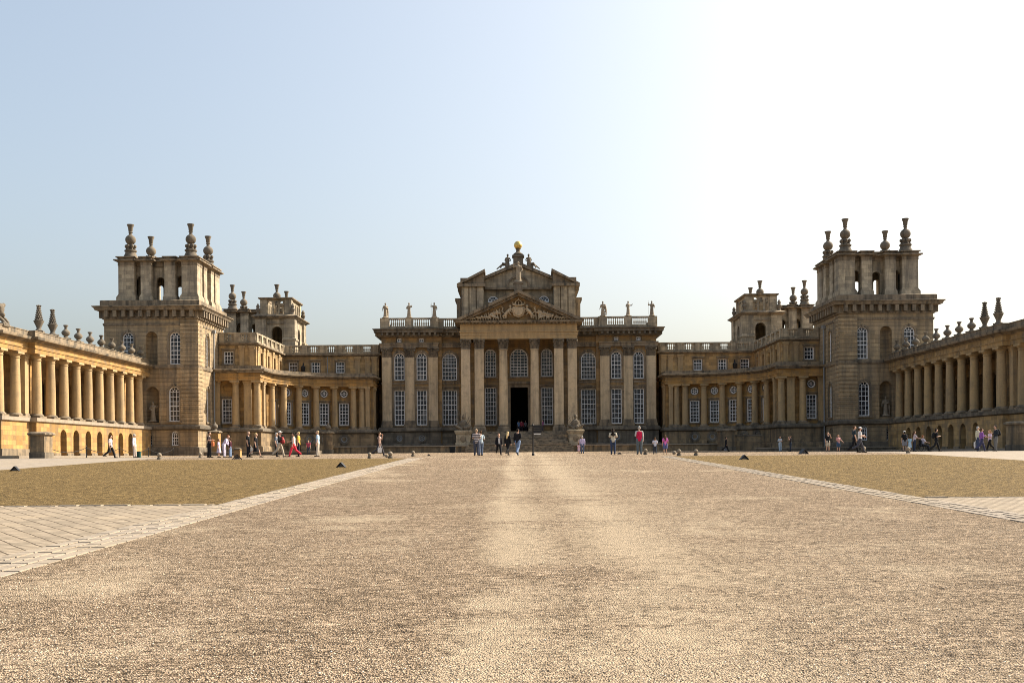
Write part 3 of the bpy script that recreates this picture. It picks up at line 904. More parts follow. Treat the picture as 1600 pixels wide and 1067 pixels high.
    a.sweep(P, [(-1.4, 15.91), (.0, 15.91), (.0, 16.35), (.05, 16.36), (.05, 16.78), (.16, 16.8), (.16, 16.98), (0, 17.0), (0, 17.9), (-1.4, 17.9)])
    a.build('portico_entablature', 'column', B)
    c = MB()
    c.sweep([(-8.0, YM+.28), (-8.0, 139.98), (8.0, 139.98), (8.0, YM+.28)], [(-1.3, 17.92), (.15, 17.92), (.3, 18.05), (.7, 18.1), (.75, 18.35), (-1.3, 18.4)])
    modillions(c, [(-8.0, 139.98), (8.0, 139.98)], 17.93, 18.1, .15, .4, .22, .5)
    sl = (22.3-18.4)/8.55
    for s in (-1, 1):                       # raking cornices
        c.prism([(s*8.9, 18.41), (s*8.0, 18.41), (0, 18.41+8.0*sl-.0), (0, 18.41+8.9*sl)], 139.1, 146.3)
        c.prism([(s*8.0, 18.42), (s*7.2, 18.42), (0, 18.42+7.2*sl), (0, 18.42+8.0*sl-.01)], 139.5, 146.2)
        for k in range(14):
            t = (k+.5)/14; x = s*(7.6*(1-t)); z = 18.42+7.35*sl*t+.12
            c.obox((x, 139.6, z), (.14, .2, .1), ry=s*math.atan(sl))
    c.build('pediment', 'trim', B)
    t = MB(); t.prism([(-7.3, 18.41), (7.3, 18.41), (0, 18.41+7.3*sl)], 140.3, 146.1); t.build('tympanum', 'hall', B)
    rl = MB();   # carved shield, crown, supporters and trophies
    yy = 140.25
    sh = [(0, 18.75), (-.55, 19.05), (-.75, 19.6), (-.7, 20.25), (0, 20.4), (.7, 20.25), (.75, 19.6), (.55, 19.05)]
    rl.prism([(x*1.2, z) for x, z in sh], yy-.22, yy); rl.prism([(x*.85, 19.58+(z-19.58)*.75) for x, z in sh], yy-.36, yy-.2)
    rl.tube([(-.75, yy-.18, 20.55), (-.4, yy-.3, 20.45), (0, yy-.34, 20.42), (.4, yy-.3, 20.45), (.75, yy-.18, 20.55)], .11, 6, True)
    for x in (-.7, -.35, 0, .35, .7): rl.tube([(x, yy-.2, 20.5), (x*1.15, yy-.2, 20.95-.1*abs(x))], [.1, .05], 6, True)
    rl.tube([(-.6, yy-.15, 20.6), (-.3, yy-.2, 21.05), (0, yy-.2, 21.2), (.3, yy-.2, 21.05), (.6, yy-.15, 20.6)], .07, 6, True)
    rl.blob((0, yy-.2, 21.35), (.12, .12, .14), 8, 5)
    rn = random.Random(5)
    for s in (-1, 1):
        rl.tube([(s*1.1, yy-.2, 19.95), (s*1.45, yy-.28, 19.6), (s*1.8, yy-.25, 19.15), (s*1.75, yy-.22, 18.75)], [.2, .27, .22, .12], 8, True)
        rl.blob((s*1.15, yy-.26, 20.3), (.2, .2, .22), 8, 6)
        rl.tube([(s*1.3, yy-.25, 19.8), (s*.98, yy-.34, 19.55)], [.1, .07], 6, True)
        rl.tube([(s*1.4, yy-.25, 19.5), (s*1.05, yy-.34, 19.15)], [.1, .07], 6, True)
        rl.tube([(s*1.8, yy-.2, 19.2), (s*2.15, yy-.2, 19.0), (s*2.0, yy-.2, 18.7)], [.16, .12, .09], 6, True)
        rl.tube([(s*1.85, yy-.18, 19.3), (s*2.3, yy-.18, 19.7), (s*2.1, yy-.18, 20.1), (s*2.35, yy-.18, 20.3)], [.07, .08, .07, .05], 6, True)
        for k in range(13):                 # flags, drums, cannon and scrolls towards the corners
            x = 2.4+.35*k; top = 18.5+max(.18, (6.7-x)*sl*.78)
            rl.tube([(s*x, yy-.12, 18.55), (s*(x+.5*(rn.random()-.2)), yy-.16, top)], [.09, .05], 6, True)
            rl.blob((s*(x+.2), yy-.14, 18.65+(.2+.4*rn.random())*(top-18.5)), (.19, .15, .17), 8, 5)
            if k in (1, 3): rl.prism([(s*x, top-.6), (s*(x+.5), top-.75), (s*(x+.45), top-.25), (s*x, top-.05)], yy-.16, yy)
            if k in (2, 5): rl.tube([(s*(x-.3), yy-.15, 18.75), (s*(x+.5), yy-.17, 18.95)], [.14, .1], 8, True)
    rl.v = [(x, yy+(y-yy)*1.7-.02, z) for x, y, z in rl.v]
    link('carved_coat_of_arms', remesh(rl, .05, 'carved_coat_of_arms', 'pier', 0), B)
    # attic storey behind the pediment, broken by two half pediments
    at = MB()
    at.box(-8.3, 8.3, 149.0, 168, 17.9, 24.0)
    for s in (-1, 1):
        for k in range(3): at.box(s*(5.05+k*1.04), s*(5.05+k*1.04+.88), 145.85, 147.32, 17.9, 24.0)
        at.box(s*5.0, s*8.15, 146.12, 148.99, 17.9, 23.98)
    at.build('attic_wall', 'attic', B)
    g2 = MB()
    g2.prism([(-5.0, 24.3), (5.0, 24.3), (5.0, 25.45), (0, 27.45), (-5.0, 25.45)], 148.9, 168)
    g2.build('attic_gable', 'attic', B)
    ac = MB()
    ac.box(-5.2, 5.2, 148.3, 149.3, 24.003, 24.3)
    for s in (-1, 1):
        # half pediments rising towards the middle
        ac.box(s*4.75, s*8.75, 145.55, 168.3, 24.01, 24.42)
        ac.prism([(s*8.75, 24.43), (s*8.2, 24.43), (s*4.75, 26.1), (s*4.75, 26.5)], 145.5, 149.0)
        ac.prism([(s*8.15, 24.44), (s*4.95, 24.44), (s*4.95, 25.98)], 146.15, 148.9)
        ac.prism([(s*5.6, 25.2), (s*5.6, 25.62), (0, 28.0), (0, 27.5)], 148.2, 168.2)
        # stepped side blocks
        ac.box(s*7.3, s*9.0, 152, 166, 24.44, 25.2); ac.box(s*6.4, s*8.5, 150, 166, 25.21, 26.0); ac.box(s*8.3, s*9.2, 148.5, 166, 22.4, 22.8)
        ac.box(s*8.3, s*8.9, 147.4, 166, 17.95, 22.39)
    ac.build('attic_cornice', 'trim', B)
    n = MB()
    rs = [[(1.75*math.cos(PI*k/14)*q, 147.0, 24.32+1.75*math.sin(PI*k/14)*q) for k in range(15)] for q in (1, .86)]
    loop = rs[0]+list(reversed(rs[1])); n.prism([(x, z) for x, y, z in loop], 148.6, 148.89); n.build('arch_moulding', 'trim', B)
    for s in (-1, 1):
        w_, p_ = win_mesh(1.5, .9, True, 3, 1); o = link('window', w_, B, (s*3.7, 148.9, 22.2)); child('pane', p_, o)
    # pedestals on the roof
    pd = MB(); pd.box(-.55, .55, 140.6, 141.7, 22.2, 23.6); pd.box(-.68, .68, 140.5, 141.8, 23.58, 23.8); pd.build('statue_pedestal', 'urn', B); pd = MB()
    pd.box(-.72, .72, 148.27, 149.6, 27.2, 29.1); pd.box(-.88, .88, 148.1, 149.7, 28.7, 28.95); pd.lathe([(.6, 29.1), (.66, 29.25), (.3, 29.5), (.28, 29.8), (.42, 29.95)], 14, 0, 148.9)
    pd.build('roof_pedestal', 'urn', B)
    return B
central()
o = MB(); o.blob((0, 148.9, 30.5), (.6, .6, .6), 24, 16)
tag(o.build('gilded_ball', 'gold'), 'gilded ball on the pedestal at the very top of the central gable', 'ornament')
statue('stone_statue', 'tall robed stone statue standing at the peak of the carved pediment', 'statue', 0, 141.1, 23.9, 1, 1.45)
lab = ['robed parapet statue at the far left end of the central balustrade', 'middle one of three parapet statues left of the pediment', 'parapet statue nearest the pediment on its left side',
       'parapet statue nearest the pediment on its right side', 'middle one of three parapet statues right of the pediment', 'robed parapet statue at the far right end of the central balustrade']
for k, (x, ps, rz) in enumerate(((-18.8, 2, .5), (-15.45, 0, -.3), (-11.9, 1, .2), (11.9, 2, -.4), (15.45, 0, .5), (18.8, 1, -.2))):
    statue('parapet_statue', lab[k], 'statue', x, YM-.1, 19.55, ps, 1.08, rz, 'statues on the central parapet')
def captive(s):
    mb = MB()
    mb.tube([(0, 0, .3), (s*.1, 0, .7), (s*.05, 0, 1.15)], [.28, .3, .26], 10, True)
    mb.blob((s*.02, -.05, 1.62), (.16, .18, .2), 10, 7)
    mb.tube([(s*.05, 0, 1.2), (0, 0, 1.5)], .09, 8)
    mb.tube([(s*.3, 0, 1.2), (s*.45, .1, .9), (s*.0-.0, .25, .75)], [.1, .09, .07], 7, True)
    mb.tube([(-s*.25, 0, 1.2), (-s*.42, .1, .9), (0, .28, .7)], [.1, .09, .07], 7, True)
    mb.tube([(s*.1, -.1, .32), (s*.75, -.15, .45), (s*1.05, -.1, -.2)], [.18, .14, .1], 8, True)
    mb.tube([(s*.1, .12, .3), (s*.95, .1, .2), (s*1.6, .05, -.35)], [.18, .14, .09], 8, True)
    mb.box(-.4, .7, -.35, .4, -.55, .12)
    return remesh(mb, .05, 'captive_body', 'urn', 2)
for s in (-1, 1):
    o = link('captive_statue', captive(s), None, (s*1.5, 148.8, 27.4))
    tag(o, f'crouching stone captive figure on the gable slope {SIDE[s]} of the gilded ball', 'statue')

# ------------------------------------------------------------------ steps, terrace and trophies
def steps():
    mb = MB(); g = zg(128)-.4
    mb.box(-7.9, 7.9, 139.0, YM+.24, g, 3.25)
    n = 3
    for k in range(n): mb.box(-6.35, 6.35, 138.997-.42*(k+1), 138.997-.42*k, g, 3.25-.17*(k+1)-.0)
    y1 = 138.997-.42*n
    mb.box(-6.35, 6.35, y1-1.6, y1-.003, g, 2.37)
    y2 = y1-1.603
    for k in range(6): mb.box(-6.35, 6.35, y2-.42*(k+1), y2-.42*k-.003, g, 2.37-.16*(k+1))
    o = mb.build('stone_steps', 'trim')
    tag(o, 'broad flight of stone steps rising to the portico', 'steps')
    nb = MB(); nb.box(-6.4, 6.4, y1-1.66, y1-1.2, 2.373, 2.43); nb.build('lit_landing_edge', 'kerb', o)  # added pale strip, the sunlit landing edge put into its colour
    t = MB(); yb = y2-.42*6
    for k, (y, z) in enumerate(((y1-1.62, 2.373), (yb-1.0, 1.415))):
        pass
    tr = MB()
    tr.box(-25.3, -6.7, 133.0, YM-.75, g, 1.2); tr.box(6.7, 26.6, 133.0, YM-.75, g, 1.2)
    tr.box(-6.69, 6.69, yb-.4, yb-.003, g, 1.405)
    q = tag(tr.build('terrace', 'plinth'), 'low terrace wall of stained stone in front of the central block', 'terrace')
    cp = MB()
    cp.box(-25.35, -6.6, 132.85, 133.6, 1.203, 1.34); cp.box(6.6, 26.65, 132.85, 133.6, 1.203, 1.34)
    cp.box(-6.99, 6.99, yb-.45, yb-.1, 1.408, 1.47); cp.build('coping', 'kerb', q)  # coping stones; the landing strip is pale to paint its sunlit edge
    for k in range(5):
        z = 1.405-.165*(k+1); y = yb-.4-.42*k
        cq = MB(); cq.box(-7.0, 7.0, y-.42, y-.003, g, z); cq.build('step', 'trim', q)
steps()
def trophy(s):
    T = thing('stone_trophy', f'carved stone trophy of arms on a block pedestal {SIDE[s]} of the entrance steps', 'sculpture', (s*7.45, 136.2, 1.35))
    p = MB(); x, y = s*7.45, 136.2
    p.box(x-1.05, x+1.05, y-.9, y+.9, 1.2, 1.7); p.box(x-.95, x+.95, y-.8, y+.8, 1.7, 2.85); p.lathe([(1.0, 2.85), (1.15, 3.1), (1.15, 3.28), (1.0, 3.35)], cx=x, cy=y, sq=True, sy=.85)
    p.build('pedestal', 'attic', T)
    e = MB(); e.blob((x, y-.82, 2.2), (.4, .08, .42), 12, 8); e.build('carved_boss', 'trim', T)
    m = MB(); rn = random.Random(3)
    m.lathe([(.25, 3.35), (.42, 3.7), (.5, 4.2), (.42, 4.55), (.14, 4.7), (.12, 4.9)], 12, x, y, 0, sx=1.1, sy=.8)
    m.blob((x, y, 5.1), (.22, .24, .28), 10, 7); m.blob((x, y, 5.42), (.07, .25, .14), 8, 5)
    for k in range(9):
        a = -1.25+2.5*k/8+rn.uniform(-.1, .1)
        L = rn.uniform(1.4, 2.5); m.tube([(x+.12*a, y+.2, 3.4), (x+math.sin(a)*L*.62, y+.15*rn.random(), 3.5+math.cos(a)*L)], [.07, .045], 6, True)
    for k in range(7):
        a = rn.uniform(0, 6.28); m.blob((x+.75*math.cos(a), y+.45*math.sin(a), 3.55+rn.random()*.3), (.28, .22, .25), 9, 6)
    for sx in (-1, 1): m.tube([(x+sx*.25, y-.3, 3.5), (x+sx*.95, y-.4, 3.95)], [.2, .14], 8, True)
    link('carved_arms', remesh(m, .06, 'carved_arms', 'urn', 1), T)
trophy(-1); trophy(1)
# ------------------------------------------------------------------ tower attic: open belvedere with finials
def belvedere(T, s, a0, a1, y0, y1, z0=18.75):
    """T parent; a0,a1 extents in |x|; y0,y1 depth"""
    pz = z0+4.35; ez = z0+5.45
    x0, x1 = sorted((s*a0, s*a1)); xc, yc = (x0+x1)/2, (y0+y1)/2
    cp = 1.9
    pm = MB()
    for cx in (x0+cp/2, x1-cp/2):
        for cy in (y0+cp/2, y1-cp/2):
            pm.lathe([(cp/2+.2, z0), (cp/2+.2, z0+.55), (cp/2, z0+.95), (cp/2, pz)], cx=cx, cy=cy, sq=True)
    mids = []
    for sg in (-1, 1):
        mids += [(xc+sg*1.42, y0+.6), (xc+sg*1.42, y1-.6), (x0+.6, yc+sg*1.42), (x1-.6, yc+sg*1.42)]
    for cx, cy in mids: pm.lathe([(.78, z0), (.78, z0+.55), (.63, z0+.9), (.63, pz)], cx=cx, cy=cy, sq=True)
    pm.build('belvedere_pier', 'attic', T)
    wm = MB(); hx = (x1-x0)/2-cp
    for (A, B) in (((x0+cp, y0+.95), (x1-cp, y0+.95)), ((x1-cp, y1-.95), (x0+cp, y1-.95)), ((x1-.95, y0+cp), (x1-.95, y1-cp)), ((x0+.95, y1-cp), (x0+.95, y0+cp))):
        L = math.hypot(B[0]-A[0], B[1]-A[1]); m = L/2
        t = ((B[0]-A[0])/L, (B[1]-A[1])/L); nn = (t[1], -t[0])
        fn = lambda u, z, d, A=A, t=t, nn=nn: (A[0]+t[0]*u-nn[0]*d, A[1]+t[1]*u-nn[1]*d, z)
        hs = [opening_outline(m, z0+.05, .98, 3.05, True)]
        gw = m-2.05
        if gw > .5:
            for q in (gw/2+.02, L-gw/2-.02): hs.append(opening_outline(q, z0+.06, gw+.04, 3.2, True))
        wm.panel([(.0, z0), (L, z0), (L, pz), (0, pz)], hs, fn, 0, .45)
        # round arch moulding
        o = opening_outline(m, z0+1.9, 1.36, 1.4, True)[2:]; i = opening_outline(m, z0+1.9, 1.0, 1.2, True)[2:]
        wm.panel(o+list(reversed(i)), [], fn, -.06, -.002)
    wm.build('belvedere_wall', 'attic', T)
    em = MB()
    sq = lambda b: [(x0-b, y0-b), (x1+b, y0-b), (x1+b, y1+b), (x0-b, y1+b)]
    prof = lambda o, z: [(-.5, pz+z), (o, pz+z), (o, pz+.42+z), (o+.14, pz+.48+z), (o+.4, pz+.58+z), (o+.4, pz+.72+z), (o+.02, pz+.76+z), (o+.02, ez-.18+z), (o+.2, ez-.12+z), (o+.2, ez+z), (-.5, ez+z)]
    em.sweep(sq(-.8), [(-.3, pz+.003)]+prof(0, .003)[1:-1]+[(-.3, ez-.02)], True)
    for cx in (x0+cp/2, x1-cp/2):
        for cy in (y0+cp/2, y1-cp/2):
            em.sweep([(cx-cp/2, cy-cp/2), (cx+cp/2, cy-cp/2), (cx+cp/2, cy+cp/2), (cx-cp/2, cy+cp/2)], prof(.04, .0), True)
            em.box(cx-.6, cx+.6, cy-.6, cy+.6, pz+.01, ez-.01)
    for cx, cy in mids:
        em.sweep([(cx-.63, cy-.6), (cx+.63, cy-.6), (cx+.63, cy+.6), (cx-.63, cy+.6)], prof(.03, -.006), True)
        em.box(cx-.2, cx+.2, cy-.2, cy+.2, pz+.02, ez-.02)
    em.box(x0+1, x1-1, y0+1, y1-1, pz+.2, pz+.5)
    em.build('belvedere_cornice', 'trim', T)
    return [(x, y, ez) for x in (x0+cp/2+.15, x1-cp/2-.15) for y in (y0+cp/2+.15, y1-cp/2-.15)]

def finial_meshes():
    def mk():
        p = MB(); p.lathe([(.86, 0), (.86, .1), (.78, .25), (.66, .5), (.6, .72), (.72, .78), (.74, .92), (.58, .98)], 18)
        for k in range(6):
            a = PI*2*k/6; p.blob((.5*math.cos(a), .5*math.sin(a), 1.42), (.2, .2, .24), 8, 6)
            p.tube([(.52*math.cos(a), .52*math.sin(a), .95), (.36*math.cos(a), .36*math.sin(a), 1.3)], [.13, .12], 6)
        p.lathe([(.34, .95), (.26, 1.3), (.3, 1.65), (.26, 1.75)], 14)
        b = MB(); b.blob((0, 0, 2.22), (.62, .62, .60), 20, 14)
        c = MB(); c.lathe([(.3, 2.74), (.2, 2.85), (.19, 3.05), (.28, 3.12), (.2, 3.2), (.25, 3.3), (.29, 3.7), (.41, 3.98), (.42, 4.08), (.3, 4.08)], 16)
        return p.mesh('finial_pedestal', 'urn', 50), b.mesh('finial_ball', 'urn', 60), c.mesh('finial_crown', 'urn', 40)
    return cached('fin', mk)
def finial(x, y, z, label):
    p, b, c = finial_meshes()
    T = thing('stone_finial', label, 'finial', (x, y, z), random.uniform(0, 1), 'ball and crown finials on the towers')
    child('pedestal', p, T); child('ball', b, T); child('crown', c, T)

def tower(s, which, y0):
    side = SIDE[s]; front = which == 'front'
    a0, a1 = 38.3, 49.4; y1 = y0+10.8
    g = zg(min(y0, 140))-.4
    lb = (f'big square stone tower at the {side} with open belvedere top and four ball finials' if front else
          f'belvedere top of the rear tower on the {side}, mostly hidden behind the pierced stone lantern')
    T = thing('corner_tower', lb, 'tower', (s*(a0+a1)/2, (y0+y1)/2, g))
    mb = MB()
    if front:
        W = lambda u, z, w, h, **k: dict(u=u, z=z, w=w, h=h, a=True, nx=3, **k)
        fo = [W(40.95-a0, 11.15, 1.32, 3.85, ny=6, t=.25), W(46.55-a0, 11.15, 1.32, 3.85, ny=6, t=.25),
              dict(u=43.75-a0, z=11.1, w=1.4, h=3.95, a=True, k='niche'), W(41.1-a0, 4.35, 1.3, 4.15, ny=6, t=.25),
              dict(u=43.72-a0, z=4.2, w=1.55, h=4.3, a=True, k='niche'),
              W(41.05-a0, 1.45, .85, 1.75, ny=3, t=.14), W(44.15-a0, 1.45, .8, 1.5, ny=3, t=.14)]
        wall(mb, T, s, (a0, y0), (a1, y0), g, 16.5, fo, th=.6)
        so = [W(10.2-3.4, 11.15, 1.25, 3.85, ny=6, t=.2), W(10.2-3.4, 4.35, 1.25, 4.15, ny=6, t=.2), W(10.2-3.2, 1.5, .8, 1.5, ny=3, t=.14)]
        wall(mb, T, s, (a0, y1), (a0, y0+.603), g, 16.5, so, th=.6)
    else:
        wall(mb, T, s, (a0, y0), (a1, y0), g, 16.5, th=.6)
        wall(mb, T, s, (a0, y1), (a0, y0+.603), g, 16.5, th=.6)
    mb.box(s*(a1-.6), s*a1, y0+.603, y1, g, 16.49); mb.box(s*(a0+.603), s*(a1-.603), y1-.6, y1-.01, g, 16.49)
    mb.build('wall', 'tower', T)
    FP = [(a0, y0), (a1, y0), (a1, y1), (a0, y1)] if s > 0 else [(-a1, y0), (-a0, y0), (-a0, y1), (-a1, y1)]
    if front:
        # rusticated corner strip, course by course
        q = MB(); z = 3.95
        while z < 16.3:
            h = min(.47, 16.3-z); q.box(s*(a0-.14), s*(a0+2.0), y0-.14, y0+.3, z, z+h-.06); q.box(s*(a0-.14), s*(a0+.3), y0+.303, y0+1.75, z, z+h-.06); z += .47
        q.box(s*(a0-.07), s*(a0+1.93), y0-.07, y0+.2, 3.9, 16.4); q.box(s*(a0-.07), s*(a0+.2), y0+.203, y0+1.68, 3.9, 16.4)
        q.build('quoin', 'tower', T)
        b = MB(); b.sweep(FP, [(-.2, g), (.22, g), (.22, 1.1), (.14, 1.25), (.03, 1.28), (-.2, 1.28)], True)
        b.sweep(FP, [(-.2, 3.3), (.1, 3.3), (.34, 3.45), (.34, 3.75), (.12, 3.95), (-.2, 3.95)], True)
        b.build('plinth', 'dark', T)
        b = MB(); b.sweep(FP, [(-.2, 10.6), (.1, 10.6), (.17, 10.75), (.17, 10.95), (-.2, 10.97)], True)
        b.sweep(FP, [(-.2, 7.35), (.12, 7.35), (.12, 7.6), (-.2, 7.6)], True) if False else None
        b.sweep(FP, [(-.2, 15.75), (.06, 15.75), (.12, 15.9), (.12, 16.05), (-.2, 16.07)], True)
        b.build('string_course', 'trim', T)
        # lower recessed bay edges next to the statue niche
        pt = MB()
        pt.box(s*42.7, s*42.78, y0-.2, y0-.003, 4, 10.59)
        pt.box(s*(a0+.0), s*42.68, y0-.1, y0-.003, 3.96, 10.59) if False else None
        pt.build('panel_edge', 'tower', T)
        statue('niche_statue', f'weathered robed statue standing in the niche of the {side} tower', 'statue', s*43.72, y0+.25, 4.42, 0 if s < 0 else 2, 1.2)
    c = MB()
    c.sweep(FP, [(-.3, 16.5), (.1, 16.5), (.2, 16.6), (.2, 16.68), (.1, 16.7), (.1, 17.5), (.8, 17.55), (.9, 17.8), (1.08, 17.95), (1.08, 18.02), (.35, 18.15), (.35, 18.72), (.2, 18.78), (-.3, 18.78)], True)
    modillions(c, FP, 16.75, 17.52, .1, .62, .42, .98, True)
    modillions(c, FP, 16.75, 17.1, .1, .3, .3, .98, True)
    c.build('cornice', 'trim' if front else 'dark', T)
    rf = MB(); rf.box(s*(a0+.3), s*(a1-.3), y0+.3, y1-.3, 18.2, 18.7); rf.build('roof', 'lead', T)
    fs = belvedere(T, s, 38.55, 48.05, y0+1.0, y0+10.1)
    if front:
        pipe = MB(); pipe.tube([(s*(a0-.22), 127.9, g), (s*(a0-.22), 127.9, 15.5)], .09, 8); pipe.box(s*(a0-.42), s*(a0-.02), 127.7, 128.1, 15.5, 15.9)
        pipe.build('drainpipe', 'pipe', T)
    for x, y, z in fs:
        inner = abs(x) < 43.3; nr = y < y0+5
        where = ('front' if nr else 'back')+(' inner' if inner else ' outer')
        finial(x, y, z, f'ball and crown finial, {where} corner of the {side} {"front tower" if front else "rear tower"}')

def lantern(s):
    side = SIDE[s]; a0, a1, y0, y1 = 33.0, 38.3, 150.0, 157.5
    T = thing('stone_lantern', f'pierced square stone lantern with arches above the roofs beside the {side} tower', 'roof lantern', (s*35.6, 153.5, 10))
    mb = MB()
    ar = [dict(u=2.45, z=16.6, w=1.6, h=2.55, a=True, k='open')]
    wall(mb, T, s, (a0, y0), (a1, y0), 10, 20.2, ar, th=.7)
    wall(mb, T, s, (a1, y1), (a0, y1), 10, 20.2, [dict(u=2.85, z=16.6, w=1.6, h=2.55, a=True, k='open')], th=.7)
    wall(mb, T, s, (a0, y1-.703), (a0, y0+.703), 10, 20.2, [dict(u=3.0, z=16.2, w=1.5, h=2.9, a=True, k='open')], th=.7)
    mb.box(s*(a1-.7), s*a1, y0+.703, y1-.703, 10, 20.19); mb.box(s*(a0+.7), s*(a1-.7), y0+.7, y1-.7, 20.0, 20.3)
    for x, y in ((a0, y0), (a1, y0), (a0, y1)):
        mb.lathe([(.85, 10), (.85, 16.9), (1.0, 17.05), (1.0, 17.3), (.8, 17.45), (.8, 20.2)], cx=s*(x+(.55 if x == a0 else -.55)), cy=y+(.55 if y == y0 else -.55), sq=True)
    mb.build('lantern_wall', 'attic', T)
    FP = [(a0, y0), (a1, y0), (a1, y1), (a0, y1)] if s > 0 else [(-a1, y0), (-a0, y0), (-a0, y1), (-a1, y1)]
    c = MB(); c.sweep(FP, [(-.6, 20.2), (.3, 20.2), (.45, 20.35), (.75, 20.5), (.75, 20.62), (.1, 20.9), (-.6, 20.95)], True)
    c.box(s*(a0+1.2), s*(a1-1.2), y0-.16, y0-.003, 19.45, 19.6)
    c.build('lantern_cornice', 'trim', T)
    b = MB()
    b0, b1, c0, c1 = a0+.35, a1-.35, y0+.35, y1-.35
    for A, B in (((b0+.9, c0+.15), (b1-.9, c0+.15)), ((b1-.9, c1-.15), (b0+.9, c1-.15))):
        wall(b, T, s, A, B, 20.9, 23.1, [dict(u=.52+.88*k, z=21.0, w=.62, h=1.9, a=True, k='open') for k in range(3)], th=.25)
    wall(b, T, s, (b0+.15, c1-.9), (b0+.15, c0+.9), 20.9, 23.1, [dict(u=.9+1.35*k, z=21.05, w=.7, h=1.75, a=True, k='open') for k in range(4)], th=.4)
    wall(b, T, s, (b1-.15, c0+.9), (b1-.15, c1-.9), 20.9, 23.1, [dict(u=.9+1.35*k, z=21.05, w=.7, h=1.75, a=True, k='open') for k in range(4)], th=.4)
    for x in (b0+.5, b1-.5):
        for y in (c0+.5, c1-.5): b.box(s*x-.5, s*x+.5, y-.5, y+.5, 20.9, 23.1)
    b.build('belfry', 'attic', T)
    t = MB(); P = [(b0, c0), (b1, c0), (b1, c1), (b0, c1)] if s > 0 else [(-b1, c0), (-b0, c0), (-b0, c1), (-b1, c1)]
    t.sweep(P, [(-.6, 23.1), (.05, 23.1), (.25, 23.25), (.25, 23.4), (-.6, 23.5)], True)
    t.build('belfry_cornice', 'trim', T)
    for x, y in ((a0+.1, y0+.1), (a0+.1, y1-.2), (a1-.1, y0+.1)):
        u = MB(); u.lathe([(.3, 20.9), (.18, 21.1), (.36, 21.6), (.22, 21.85), (.28, 22.1), (.05, 22.5)], 10, s*x, y); u.build('small_urn', 'urn', T)

